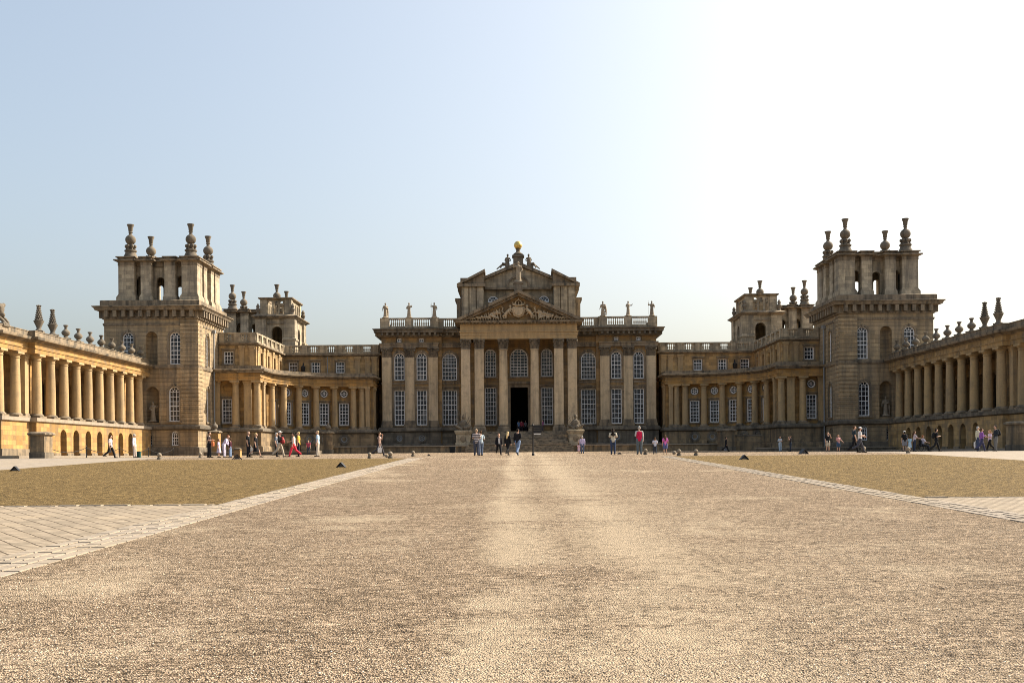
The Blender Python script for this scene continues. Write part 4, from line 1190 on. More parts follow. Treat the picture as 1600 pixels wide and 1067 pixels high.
# ------------------------------------------------------------------ curved range joining tower and central block
CX, CY, CR = 22.4, 131.2, 10.0
def arc(r, t0, t1, n):
    return [(CX+r*math.cos(R(t0+(t1-t0)*k/n)), CY+r*math.sin(R(t0+(t1-t0)*k/n))) for k in range(n+1)]
def curved_range(s):
    side = SIDE[s]; g = zg(130)-.4
    T = thing('curved_range', f'curved palace range with Doric columns and sash windows linking the {side} tower to the centre', 'building', (s*29, 140, g))
    # entablature line seen from above, right-hand side
    E = [(20.2, 148), (20.2, 141.2)] + arc(CR, 90, 0, 22) + [(CX+CR, 128.2), (38.25, 128.2)]
    E = XS(s, E)
    def Pf(pts): return [((0 if False else o), z) for o, z in pts]
    pd = MB()
    pd.sweep(E, [(-1.6, g), (.35, g), (.35, 1.25), (.25, 1.4), (.1, 1.42), (.1, 3.1), (-1.6, 3.1)]); pd.build('podium', 'plinth', T)
    ld = MB(); ld.sweep(E, [(-1.6, 3.103), (.12, 3.103), (.36, 3.25), (.36, 3.5), (.1, 3.7), (-1.6, 3.7)]); ld.build('podium_ledge', 'dark', T)
    # oculi and rusticated blocks of the podium
    for k in range(5):
        t = 24+14*k; c, sn = math.cos(R(t)), math.sin(R(t)); p = (CX+(CR-.1)*c, CY+(CR-.1)*sn)
        rz = math.atan2(-c, sn) if s > 0 else math.atan2(c, sn)
        rz = math.atan2(-c, sn)*(-1 if s > 0 else 1)
        rz = -(math.atan2(c, sn)) if s > 0 else math.atan2(c, sn)
        put_window(T, .85, .85, 'round', 3, 3, s*p[0], p[1], 1.95, rz, 'dark', .06, .3)
    for t in (31, 45, 59, 73):
        c, sn = math.cos(R(t)), math.sin(R(t))
        b = MB(); b.obox((s*(CX+(CR-.42)*c), CY+(CR-.42)*sn, g+.9), (.5, .35, .95), 0 if False else s*(R(t)-PI/2)); b.build('podium_block', 'plinth', T)
    # ground-floor wall behind the columns, one flat piece per bay
    mb = MB(); Wn = dict(w=1.28, h=3.05, nx=3, ny=6, t=.16)
    rw = CR+1.25
    an = [94, 87, 73, 59, 45, 31, 17, 3]
    pts = [(CX+rw*math.cos(R(t)), CY+rw*math.sin(R(t))) for t in (87, 73, 59, 45, 31, 17)]
    for A, B in zip(pts, pts[1:]):
        L = math.hypot(B[0]-A[0], B[1]-A[1])
        wall(mb, T, s, A, B, 3.3, 9.7, [dict(u=L/2, z=4.35, **Wn), dict(u=L/2, z=8.2, w=1.0, h=1.0, a='round', t=.12)], th=.4, rec=.12)
    last = pts[-1]
    wall(mb, T, s, (20.3, 142.4), pts[0], 3.3, 9.7, th=.4)
    wall(mb, T, s, last, (CX+rw, 129.5), 3.3, 9.7, th=.4)
    Ls = 38.25-(CX+rw-.0)
    wall(mb, T, s, (CX+rw-.4, 129.5), (38.25, 129.5), 3.3, 9.7,
         [dict(u=36.95-(CX+rw-.4), z=4.35, **Wn), dict(u=36.95-(CX+rw-.4), z=8.25, w=1.0, h=1.0, a='round', t=.12, k='win' if s > 0 else 'blind', d=.15)], th=.4, rec=.12)
    mb.build('wall', 'wing', T)
    h = 9.6-3.7
    for t in (87, 73, 59, 45, 31, 17):
        put_doric(T, s*(CX+(CR+.52)*math.cos(R(t))), CY+(CR+.52)*math.sin(R(t)), 3.7, h, .44)
    put_doric(T, s*21.75, 141.75, 3.7, h, .44)
    put_doric(T, s*32.95, 128.75, 3.7, h, .46); put_doric(T, s*35.65, 128.75, 3.7, h, .46)
    doric_pilaster(T, s*34.15, 128.9, 3.7, h, .95); doric_pilaster(T, s*38.0, 128.9, 3.7, h, .7)
    doric_pilaster(T, s*20.95, 141.5, 3.7, h, .55)
    for y in (130.9,): doric_pilaster(T, s*32.7, y, 3.7, h, .8, .16, -s*PI/2)
    for y in (143, 144.2): doric_pilaster(T, s*20.35, y, 3.7, h, .7, .12, -s*PI/2)
    en = MB()
    en.sweep(E, [(-1.5, 9.6), (.0, 9.6), (.03, 9.95), (.1, 9.97), (.1, 10.08), (0, 10.1), (0, 10.55), (-1.5, 10.55)]); en.build('entablature', 'wing', T)
    co = MB(); co.sweep(E, [(-2.6, 10.553), (.05, 10.553), (.15, 10.7), (.55, 10.78), (.62, 10.95), (.62, 11.02), (.1, 11.1), (.1, 11.45), (-2.6, 11.5)])
    for y, x in ((127.9, 34.6),): co.box(s*32.0, s*35.2, 127.75, 128.19, 10.58, 10.98)
    co.build('cornice', 'trim', T)
    # upper storey: block by the tower, side wall, long back wall
    up = MB(); Wu = dict(w=1.22, h=1.62, nx=3, ny=3, t=.16)
    wall(up, T, s, (33.5, 130.5), (38.25, 130.5), 10.9, 14.2, [dict(u=3.5, z=11.9, **Wu)], th=.5)
    wall(up, T, s, (33.5, 146.0), (33.5, 131.003), 10.9, 14.2, [dict(u=2.2+3.4*k, z=11.8, w=1.1, h=1.7, nx=3, ny=3, t=.16, k='blind', d=.2) for k in range(4)], th=.5)
    wall(up, T, s, (20.0, 146.0), (34.0, 146.0), 10.4, 14.2, [dict(u=u-20.0, z=11.9, **Wu) for u in (25.5, 29.0, 32.2)], th=.5)
    wall(up, T, s, (20.0, 149.0), (20.0, 146.503), 10.4, 14.2, th=.5)
    up.build('upper_wall', 'wall', T)
    for a in (34.0, 35.3): doric_pilaster(T, s*a, 130.5, 10.95, 3.25, .6, .1)
    for a in (20.6, 21.6, 23.0): doric_pilaster(T, s*a, 146.0, 10.95, 3.25, .7, .1)
    for y in (131.4, 134.2, 136.0, 139.2, 142.6): doric_pilaster(T, s*33.5, y, 10.95, 3.25, .6, .1, -s*PI/2)
    U = XS(s, [(20.0, 149), (20.0, 146.0), (33.5, 146.0), (33.5, 130.5), (38.25, 130.5)])
    uc = MB(); uc.sweep(U, [(-.6, 14.2), (.05, 14.2), (.12, 14.32), (.4, 14.4), (.42, 14.58), (-.6, 14.62)]); uc.build('upper_cornice', 'trim', T)
    def ps(i, L):
        n = max(1, int(round(L/2.6))); return [.4+(L-.8)*k/n for k in range(n+1)]
    balustrade(U, 14.63, 15.9, ps, 'panel', th=.32, pw=.7).build('balustrade', 'attic', T)
    rf = MB(); x0, x1 = (20.5, 33.6)
    rf.box(s*20.6, s*38.2, 146.6, 160, 14.25, 14.7); rf.box(s*34.0, s*38.2, 131.1, 146.55, 14.25, 14.7); rf.build('roof', 'lead', T)
    # recess beside the central block
    rc = MB(); rc.box(s*19.45, s*22.5, 149.0, 149.6, g, 13.9); rc.box(s*20.32, s*20.7, 142.85, 148.99, g, 9.59); rc.box(s*19.3, s*20.4, 148.85, 150.0, 13.903, 14.35); rc.build('recess_wall', 'hall', T)
    if s < 0:
        p = MB(); p.tube([(-27.3, 145.9, 11.2), (-27.3, 145.9, 14.2)], .07, 6); p.build('drainpipe', 'pipe', T)
    lm = thing('wall_lantern', f'dark hanging lantern on the upper wall of the {side} curved range', 'lantern', (s*30.7, 145.6, 12.0))
    b = MB(); b.lathe([(.05, 11.7), (.22, 12.0), (.34, 12.75), (.1, 12.95), (.03, 13.25)], 8, s*30.7, 145.55); b.build('lantern_body', 'iron', lm)
    b = MB(); b.tube([(s*30.7, 146.0, 13.3), (s*30.7, 145.55, 13.35), (s*30.7, 145.55, 13.2)], .05, 6); b.tube([(s*30.7, 145.97, 13.3), (s*30.7, 145.97, 11.3)], .05, 6); b.build('bracket', 'iron', lm)

# ------------------------------------------------------------------ long colonnaded side wings
def wing(s):
    side = SIDE[s]; g = -.35
    mt = 'wing' if s < 0 else 'wall'  # stone colour split by side: sunlight painted into the left, shade into the right
    T = thing('colonnade_wing', f'long {"sunlit orange" if s < 0 else "shaded"} colonnaded wing running towards the viewer from the {side} tower', 'building', (s*46.5, 104, g))
    F = 44.0                                 # entablature face
    yA, yB, yC = 88.0, 93.1, 121.85
    E1 = XS(s, [(F+.6, yC), (F+.6, yA), (60, yA)][:0] or [(F, yC), (F, yB), (F+.6, yB), (F+.6, yA), (62, yA)])
    # path runs towards the camera on the right-hand side: outward must face the court (-x)
    E1 = [(F, yC), (F, yB), (F+.6, yB), (F+.6, yA), (62, yA)]
    E1 = E1 if s > 0 else [(-a, y) for a, y in reversed(E1)]
    pd = MB()
    # arcaded base
    ops = []
    L = yC-yB
    for k in range(7): ops.append(dict(u=yC-(98.55+2.83*k)-.0, z=.25, w=1.35, h=2.55, a=True, k='open'))
    wall(pd, T, s, (F-.12, yC), (F-.12, yB), g, 3.3, ops, th=.6)
    wall(pd, T, s, (F+.48, yB), (F+.48, yA+.485), g, 3.3, th=.6); wall(pd, T, s, (F+.48, yA-.12), (62, yA-.12), g, 3.3, th=.6)
    pd.box(s*(F-.105), s*(F+1.0), yB-.06, yB+.4, g, 3.29)
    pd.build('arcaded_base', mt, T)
    vd = MB(); vd.box(s*(F+1.4), s*(F+1.6), yB+.5, yC, g, 3.2); vd.build('undercroft_shade_panel', 'dark', T)  # dark panel behind the arches, their shade put into its colour
    for k in range(8):
        y = 98.55+2.83*k-1.415; bp = MB(); bp.box(s*(F-.2), s*(F-.123), y-.7, y+.7, g, .55); bp.build('pier_plinth', 'trim', T)
    bp = MB()
    bp.box(s*(F+.38), s*(F+.47), yA-.12, yB, g, .9); bp.box(s*(F+.38), s*62, yA-.2, yA-.123, g, .9)
    bp.build('base_plinth', 'trim', T)
    ld = MB(); ld.sweep(E1, [(-5.2, 3.31), (.1, 3.31), (.3, 3.42), (.3, 3.74), (-5.2, 3.75)]) ; ld.build('base_ledge', 'kerb' if s < 0 else 'dark', T)  # pale ledge on the sunlit wing, dark on the shaded: light painted as stone
    for s_ in ():
        pass
    # back wall, niche walls, floor and ceiling of the loggia
    bw = MB(); ys = [y for y in range(97, 121, 3)]
    ops = [dict(u=yC-(98.7+2.83*k), z=3.9, w=1.5, h=4.4, a=True, k='open') for k in range(8)]
    wall(bw, T, s, (F+5.6, yC), (F+5.6, 95.9), 3.75, 9.7, ops, th=.5)
    wall(bw, T, s, (F+5.9, 94.4), (F+5.9, yA+.6), 3.75, 9.7, [dict(u=2.0, z=4, w=2.2, h=4.6, k='blind', d=.6)], th=.5)
    bw.build('loggia_wall', 'hall', T)  # darker brown stone, the shade inside the loggia put into its colour
    nw = MB()
    wall(nw, T, s, (F+1.2, 97.1), (F+1.2, 94.5), 3.75, 9.62, [dict(u=1.3, z=4.7, w=1.15, h=3.4, a=True, k='niche')], th=.9)
    nw.box(s*(F+2.12), s*(F+4.89), 94.5, 95.9, 3.76, 9.6); nw.build('niche_wall', mt, T); nw = MB()
    wall(nw, T, s, (F+1.2, yC), (F+1.2, 117.3), 3.75, 9.62, [dict(u=3.1, z=4.7, w=1.1, h=3.3, a=True, k='niche')], th=.9)
    nw.box(s*(F+2.12), s*(F+4.89), 117.3, 118.5, 3.76, 9.6)
    nw.build('niche_wall', mt, T)
    ro = MB(); ro.box(s*(F+.9), s*(F+14), yA+.6, yC, 9.9, 10.4); ro.build('roof', 'lead', T)
    iv = MB(); iv.box(s*(F+7.2), s*(F+14), yA+1, yC, 3, 9.85); iv.build('room_shade_block', 'void', T)  # solid near-black block, painted shade seen through the loggia doorways
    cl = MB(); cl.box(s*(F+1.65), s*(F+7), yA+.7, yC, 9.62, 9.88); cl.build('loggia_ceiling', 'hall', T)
    h = 9.62-3.75
    ysc = [94.55]+[97.35+2.83*k for k in range(9)]
    for y in ysc: put_doric(T, s*(F+.55), y, 3.75, h, .46)
    for y in (88.75, 91.75): put_doric(T, s*(F+1.15), y, 3.75, h, .46)
    for x in (3.9, 6.7, 9.5, 12.3): put_doric(T, s*(F+1.15+x-1.2), 88.75, 3.75, h, .46)
    doric_pilaster(T, s*(F+1.2), 93.4, 3.75, h, .7, .3, -s*PI/2)
    en = MB(); en.sweep(E1, [(-1.6, 9.62), (.0, 9.62), (.03, 10.0), (.1, 10.02), (.1, 10.12), (0, 10.14), (0, 10.6), (-1.6, 10.6)]); en.build('entablature', mt, T)
    co = MB(); co.sweep(E1, [(-1.7, 10.603), (.05, 10.603), (.15, 10.72), (.55, 10.8), (.62, 10.98), (.62, 11.04), (.05, 11.1), (.05, 11.55), (.1, 11.58), (.1, 11.66), (-.4, 11.66), (-.4, 11.1), (-1.7, 11.1)])
    co.build('cornice', 'trim', T)
    # urns over the columns
    def pine():
        m = MB(); m.lathe([(.42, 0), (.42, .15)], sq=True); m.lathe([(.36, .15), (.22, .3), (.2, .42), (.32, .72), (.44, .98), (.47, 1.08), (.36, 1.12)], 16)
        c = MB()
        for k in range(6):
            z = 1.12+.2*k; r = .31-.035*k; c.lathe([(r*.8, z), (r, z+.05), (r*1.0, z+.12), (r*.75, z+.2)], 14)
            for q in range(10): a = 2*PI*(q+.5*(k % 2))/10; c.blob((r*math.cos(a), r*math.sin(a), z+.1), (.07, .07, .08), 6, 4)
        for q in range(5):
            a = 2*PI*q/5; c.tube([(0, 0, 2.25), (.2*math.cos(a), .2*math.sin(a), 2.5)], [.12, .07], 6)
        c.blob((0, 0, 2.45), (.12, .12, .12), 8, 5)
        return m.mesh('urn_bowl', 'urn', 50), c.mesh('pineapple', 'urn', 50)
    def vase():
        m = MB(); m.lathe([(.4, 0), (.4, .12)], sq=True)
        m.lathe([(.3, .12), (.24, .2), (.15, .3), (.33, .45), (.41, .6), (.39, .74), (.25, .9), (.14, .98), (.13, 1.18), (.23, 1.32), (.24, 1.39), (.17, 1.41)], 18)
        return m.mesh('stone_vase', 'urn', 50)
    for k, y in enumerate(ysc):
        if k < 2:
            a, b = cached('pine', pine)
            o = tag(link('pineapple_urn', a, None, (s*(F+.35), y+.1, 11.67), random.random()), f'tall carved pineapple urn, {"nearer" if k == 0 else "farther"} of the two on the {side} wing parapet', 'urn', 'pineapple urns on the wing parapets')
            child('pineapple', b, o)
        else:
            nth = ['first', 'second', 'third', 'fourth', 'fifth', 'sixth', 'seventh', 'last'][k-2]
            tag(link('stone_vase', cached('vase', vase), None, (s*(F+.35), y+.1, 11.67), random.random()), f'round bellied stone vase, {nth} along the {side} wing parapet counting from the pineapple urns', 'urn', 'stone vases on the wing parapets')
    statue('niche_statue', f'carved robed statue in the near niche between columns of the {side} wing', 'statue', s*(F+1.5), 95.8, 4.85, 1, 1.2, -s*PI/2)
    statue('niche_statue', f'carved robed statue in the far niche of the {side} wing by the tower', 'statue', s*(F+1.5), 118.75, 4.85, 0 if s > 0 else 2, 1.2, -s*PI/2)
    # broad step in front of the wing
    st = MB(); st.sweep([(41.6, yC-.2), (41.6, 84)] if s > 0 else [(-41.6, 84), (-41.6, yC-.2)], [(-2.3, g-.1), (0, g-.1), (0, .28), (-2.3, .3)])
    tag(st.build('stone_step', 'kerb'), f'long low stone step along the foot of the {side} wing', 'step')
    if s < 0:
        m = MB(); x, y, z = -45.6, 88.9, 11.67
        m.blob((x, y, z+.75), (.7, .5, .6), 12, 8); m.tube([(x+.2, y, z+.9), (x+.55, y, z+1.35), (x+.6, y-.02, z+1.55)], [.5, .42, .35], 10, True)
        for k in range(16):
            a = k*.7; m.blob((x+.55+.3*math.cos(a)*(1 if k % 2 else .6), y+.34*math.sin(a), z+1.3+.45*math.sin(k*1.9)), (.2, .18, .2), 7, 5)
        m.tube([(x+.45, y-.25, z+.7), (x+.95, y-.28, z+.35), (x+1.2, y-.28, z+.1)], [.2, .15, .12], 8, True)
        m.tube([(x+.45, y+.25, z+.7), (x+.9, y+.28, z+.5), (x+1.15, y+.28, z+.2)], [.2, .15, .12], 8, True)
        m.box(x-1, x+1.2, y-.55, y+.55, z-.2, z+.12)
        tag(link('lion_statue', remesh(m, .06, 'lion_body', 'urn', 1)), 'stone lion group crouching on the near end of the sunlit left wing', 'statue')

for s in (-1, 1):
    tower(s, 'front', 122.0)
    curved_range(s)
    lantern(s)
    tower(s, 'rear', 166.0)
    wing(s)
# ------------------------------------------------------------------ people
def rotx(p, c, a):           # lean about a horizontal left-right axis through c (forward = -y)
    y, z = p[1]-c[1], p[2]-c[2]
    return (p[0], c[1]+y*math.cos(a)-z*math.sin(a), c[2]+y*math.sin(a)+z*math.cos(a))

def skeleton(pose, arms, rnd, lean=0):
    """joint positions, facing -y, 1.75 m tall"""
    J = {}
    hipz = .92
    if pose == 'sit': hipz = .50
    st = rnd.uniform(.85, 1.1)
    for s, k in ((-1, 'l'), (1, 'r')):
        hip = (s*.095, 0, hipz)
        if pose == 'walk':
            a = (.42 if s > 0 else -.36)*st          # + = forward
            b = (.12 if s > 0 else .62)*st           # knee bend
        elif pose == 'sit': a, b = 1.45, 1.2
        else: a, b = rnd.uniform(-.04, .1), rnd.uniform(0, .1)
        kn = (s*.105, -math.sin(a)*.44, hipz-math.cos(a)*.44)
        an = (s*.11, kn[1]-math.sin(a-b)*.41, kn[2]-math.cos(a-b)*.41)
        J['hip'+k], J['kn'+k], J['an'+k] = hip, kn, an
        J['toe'+k] = (s*.125, an[1]-.17, an[2]-.05)
    low = min(J['anl'][2], J['anr'][2])
    dz = .085-low
    for k in J: J[k] = (J[k][0], J[k][1], J[k][2]+dz)
    h = J['hipl'][2]; J['pel'] = (0, 0, h)
    for s, k in ((-1, 'l'), (1, 'r')):
        sh = (s*.185, .01, h+.50); m = arms[0] if s < 0 else arms[1]
        if m == 'down': el = (s*.235, .03, h+.21); wr = (s*.245, -.03, h-.04)
        elif m == 'fwd': el = (s*.23, -.16, h+.25); wr = (s*.225, -.36, h+.2)
        elif m == 'back': el = (s*.235, .17, h+.24); wr = (s*.24, .2, h-.0)
        elif m == 'bent': el = (s*.25, .04, h+.22); wr = (s*.12, -.2, h+.27)
        elif m == 'face': el = (s*.25, -.16, h+.3); wr = (s*.1, -.2, h+.58)
        elif m == 'hip': el = (s*.37, .08, h+.26); wr = (s*.2, -.02, h+.1)
        elif m == 'out': el = (s*.3, -.1, h+.25); wr = (s*.4, -.25, h+.08)
        J['sh'+k], J['el'+k], J['wr'+k] = sh, el, wr
        d = (Vector(wr)-Vector(el)).normalized(); J['hd'+k] = tuple(Vector(wr)+d*.085)
    J['neck'] = (0, .005, h+.55); J['head'] = (0, -.02, h+.715)
    J['lean'] = lean
    return J

def person(label, x, y, H, face, pose='stand', arms=('down', 'down'), top=(.1, .1, .1), legs=(.03, .03, .04), hair=(.05, .03, .02), long_hair=False,
           sleeve='short', bottom='trousers', stripe=None, shoe=(.03, .025, .02), girth=1.0, lean=0, hat=None, scarf=None, z=None, seed=0, open_coat=None, group='visitors in the great court'):
    rnd = random.Random(seed*17+3)
    J = skeleton(pose, arms, rnd, lean)
    h = J['pel'][2]; k = H/1.75
    child_head = 1.0 if H > 1.45 else 1.0+.55*(1.45-H)/.45*.6
    V = Vector
    upper = lambda p: rotx(p, (0, 0, h+.05), lean) if lean else p
    def torso(mb, o, z0=-.08, z1=.56, n=14):
        prof = [(-.10, .135, .10), (-.02, .165, .115), (.08, .15, .105), (.2, .135, .095), (.33, .16, .105), (.44, .175, .10), (.50, .15, .085), (.545, .07, .065)]
        rs = []
        for zz, rx, ry in prof:
            if zz < z0-.001 or zz > z1+.001: continue
            g = girth if zz < .4 else (1+girth)/2
            rs.append([upper(((rx*g+o)*math.cos(2*PI*q/n), (ry*g+o)*math.sin(2*PI*q/n)+.0, h+zz)) for q in range(n)])
        mb.rings(rs)
    def arm(mb, s, o, upto='wr', r=(.052, .043, .031)):
        a, b, c = upper(J['sh'+s]), upper(J['el'+s]), upper(J['wr'+s])
        inn = (a[0]*.72, a[1], a[2]-.0)
        if upto == 'wr': mb.tube([inn, a, b, tuple(V(b).lerp(V(c), .5)), c], [r[0]+o, r[0]+o, r[1]+o, r[1]*.95+o, r[2]+o], 9, True)
        else: m = tuple(V(a).lerp(V(b), .72)); mb.tube([inn, a, m], [r[0]+o, r[0]+o+.004, r[1]+o+.01], 9, True)
    def leg(mb, s, o, upto='an', r=(.088, .056, .036)):
        a, b, c = J['hip'+s], J['kn'+s], J['an'+s]
        if upto == 'an': mb.tube([a, b, tuple(V(b).lerp(V(c), .35)), c], [r[0]*girth+o, r[1]+o, r[1]+o*.9, r[2]+o], 10, True)
        else: m = tuple(V(a).lerp(V(b), .85)); mb.tube([a, m], [r[0]*girth+o, r[1]+.015+o], 10, True)
    # --- body: one continuous skin
    b = MB(); torso(b, -.016)
    hd = upper(J['head']); nk = upper(J['neck'])
    b.tube([(nk[0], nk[1], nk[2]-.06), nk, (hd[0], hd[1]+.01, hd[2]-.05)], [.06, .052, .052], 9)
    q = child_head
    b.blob(hd, (.078*q, .096*q, .118*q), 14, 10)
    b.blob((hd[0], hd[1]-.02, hd[2]-.06*q), (.055*q, .07*q, .06*q), 10, 7)
    b.tube([(hd[0], hd[1]-.09*q, hd[2]+.015), (hd[0], hd[1]-.118*q, hd[2]-.03)], [.012, .02], 6, True)
    for s in (-1, 1): b.blob((hd[0]+s*.08*q, hd[1]+.01, hd[2]-.01), (.016, .025, .035), 7, 5)
    for s in 'lr':
        arm(b, s, -.0); leg(b, s, -.006)
        an, toe = J['an'+s], J['toe'+s]
        b.tube([(an[0], an[1]+.045, an[2]-.05), (an[0], an[1]-.04, an[2]-.045), toe], [.032, .036, .026], 8, True)
        wr, hh = V(upper(J['wr'+s])), V(upper(J['hd'+s])); b.tube([wr, hh], [.032, .036], 8, True)
    me = remesh(b, .0185, 'person_body', SKIN, 2)
    # fingers and thumb grow from the palm
    f = MB()
    for s in 'lr':
        wr, hh = V(upper(J['wr'+s])), V(upper(J['hd'+s])); d = (hh-wr).normalized(); sd = 1 if s == 'r' else -1
        across = V((0, 1, 0)) - d*d.y; across.normalize(); inward = d.cross(across)*sd
        if inward.x*sd > 0: inward = -inward
        for kf, L in enumerate((.062, .075, .070, .055)):
            p0 = hh+across*(-.027+.018*kf)+d*.012; p1 = p0+d*L*.55+inward*.008; p2 = p1+d*L*.4+inward*.026
            f.tube([p0, p1, p2], [.0095, .0088, .007], 6, True)
        p0 = wr+(hh-wr)*.35-across*.03; p1 = p0+d*.04-across*.028; f.tube([p0, p1, p1+d*.03+inward*.015], [.011, .01, .008], 6, True)
    fm = f.mesh('t', SKIN); bm = bmesh.new(); bm.from_mesh(me); bm.from_mesh(fm); bm.to_mesh(me); bm.free(); bpy.data.meshes.remove(fm)
    me.shade_smooth()
    if z is None: z = zg(y)
    P = bpy.data.objects.new('person', me); COL.objects.link(P)
    P.location = (x, y, z+.004); P.rotation_euler = (0, 0, face); P.scale = (k, k, k)
    tag(P, label, 'person', group)
    def put(name, mb, c, vox=.02, st=None, sm=1):
        child(name, remesh(mb, vox, name, cloth(c, st) if not isinstance(c, str) else c, sm), P)
    # --- clothes
    if bottom in ('trousers', 'jeans', 'leggings', 'shorts', 'capri'):
        t = MB(); o = {'trousers': .026, 'jeans': .018, 'leggings': .010, 'shorts': .035, 'capri': .02}[bottom]
        torso(t, .012, -.1, .09)
        for s in 'lr': leg(t, s, o, 'mid' if bottom == 'shorts' else 'an')
        put('shorts' if bottom == 'shorts' else 'trousers', t, legs)
    elif bottom in ('skirt', 'dress'):
        t = MB(); n = 14; rs = []
        drop = .5
        for zz, rx, ry in ((.12, .155, .115), (-.02, .19, .145), (-.25, .21, .19), (-drop, .235, .235)):
            rs.append([(rx*girth*math.cos(2*PI*q2/n)*(1+.05*math.cos(7*2*PI*q2/n)), ry*girth*math.sin(2*PI*q2/n), h+zz) for q2 in range(n)])
        t.rings(rs); put('skirt', t, legs)
    u = MB(); torso(u, .014, -.1 if bottom != 'dress' else -.02, .51)
    if sleeve == 'gilet':
        pass
    elif sleeve != 'none':
        for s in 'lr': arm(u, s, .014, 'wr' if sleeve == 'long' else 'mid')
    put('jacket' if open_coat else 'shirt', u, top, st=stripe)
    if sleeve == 'gilet':
        a = MB()
        for s in 'lr': arm(a, s, .012, 'wr')
        put('sleeves', a, (.55, .50, .48))
    if open_coat:
        a = MB(); a.rings([[upper((xx*w, -.10*girth-.022+yy, h+zz)) for xx, yy in ((-1, .012), (1, .012), (1, -.012), (-1, -.012))] for zz, w in ((.02, .035), (.25, .05), (.46, .06))])
        child('shirt_front', a.mesh('shirt_front', cloth(open_coat)), P)
    sh = MB()
    for s in 'lr':
        an, toe = J['an'+s], J['toe'+s]
        sh.tube([(an[0], an[1]+.055, an[2]-.045), (an[0], an[1]-.03, an[2]-.035), (toe[0], toe[1]-.02, toe[2])], [.042, .046, .036], 8, True)
    put('shoes', sh, shoe, .022)
    e = MB()
    for s in (-1, 1): e.blob((hd[0]+s*.031*q, hd[1]-.086*q, hd[2]+.008), (.011, .007, .008), 6, 5)
    child('eyes', e.mesh('eyes', cloth((.02, .015, .012))), P)
    mo = MB(); mo.blob((hd[0], hd[1]-.088*q, hd[2]-.066*q), (.024, .008, .007), 8, 5); child('mouth', mo.mesh('mouth', cloth((.35, .12, .1))), P)
    if hair:
        g = MB()
        for ph in range(3): g.blob((hd[0], hd[1]+.016+.008*ph, hd[2]+.026*q), (.086*q, (.098-.004*ph)*q, .108*q), 12, 8)
        g.blob((hd[0], hd[1]+.045*q, hd[2]-.02), (.078*q, .062*q, .09*q), 10, 7)
        g.v = [(a, max(b2, hd[1]-.066*q) if c > hd[2]+.045 else max(b2, hd[1]-.03*q) if c > hd[2]+.0 else max(b2, hd[1]+.02), c) for a, b2, c in g.v]
        if long_hair:
            g.tube([(hd[0], hd[1]+.06*q, hd[2]), (nk[0], nk[1]+.09, nk[2]), (nk[0], nk[1]+.13, nk[2]-.2)], [.075*q, .088, .06], 9, True)
        put('hair', g, hair, .016, sm=1)
    if hat:
        g = MB(); g.blob((hd[0], hd[1]+.0, hd[2]+.06), (.098*q, .112*q, .082*q), 14, 8)
        g.v = [(a, b2, max(c, hd[2]+.035)) for a, b2, c in g.v]
        g.rings([[(hd[0]+.075*math.cos(PI+PI*t/8)*w, hd[1]-.06+.13*math.sin(PI+PI*t/8)*w, hd[2]+.045+dz) for t in range(9)] for dz, w in ((0, 1), (.012, 1))])
        child('cap', g.mesh('cap', cloth(hat)), P)
    if scarf:
        g = MB(); g.rings([[upper(((.14+o2)*math.cos(2*PI*q2/12), (.09+o2)*math.sin(2*PI*q2/12), h+zz)) for q2 in range(12)] for zz, o2 in ((.36, .05), (.46, .05), (.53, -.03))])
        child('scarf', g.mesh('scarf', cloth(scarf)), P)
    P['_j'] = 0; del P['_j']
    def world(p): return Matrix.Translation((x, y, z+.004)) @ Matrix.Rotation(face, 4, 'Z') @ Matrix.Scale(k, 4) @ V(p)
    return dict(o=P, hl=world(upper(J['hdl'])), hr=world(upper(J['hdr'])), sh=world(upper((0, .16, h+.4))), front=world(upper((0, -.16, h+.3))), face=face)

def bag(label, p, c, w=.36, hgt=.40, d=.12, rz=0, cat='bag'):
    T = thing('carrier_bag', label, cat, (p[0], p[1], p[2]), rz)
    m = MB(); m.rings([[(a*w/2*q, b*d/2*q, z) for a, b in ((-1, -1), (1, -1), (1, 1), (-1, 1))] for z, q in ((-.14-hgt, .9), (-.14-hgt*.6, 1.04), (-.14, .98))])
    child('bag_body', m.mesh('bag_body', cloth(c)), T)
    for s in (-1, 1):
        h = MB(); h.tube([(-w*.25, s*d*.4, -.16), (-w*.2, s*.02, -.02), (w*.2, s*.02, -.02), (w*.25, s*d*.4, -.16)], .009, 5); child('handle', h.mesh('handle', cloth(c)), T)
def backpack(label, p, c, rz):
    T = thing('backpack', label, 'backpack', tuple(p), rz)
    m = MB(); m.blob((0, .05, -.08), (.16, .1, .25), 12, 9); child('pack_body', m.mesh('pack_body', cloth(c)), T)
    m = MB(); m.blob((0, .14, -.16), (.12, .05, .12), 10, 7); child('pocket', m.mesh('pocket', cloth(c)), T)
    for s in (-1, 1):
        m = MB(); m.tube([(s*.1, -.02, .14), (s*.13, -.13, .12), (s*.12, -.16, .0), (s*.12, -.04, -.2)], .02, 6); child('strap', m.mesh('strap', cloth(c)), T)

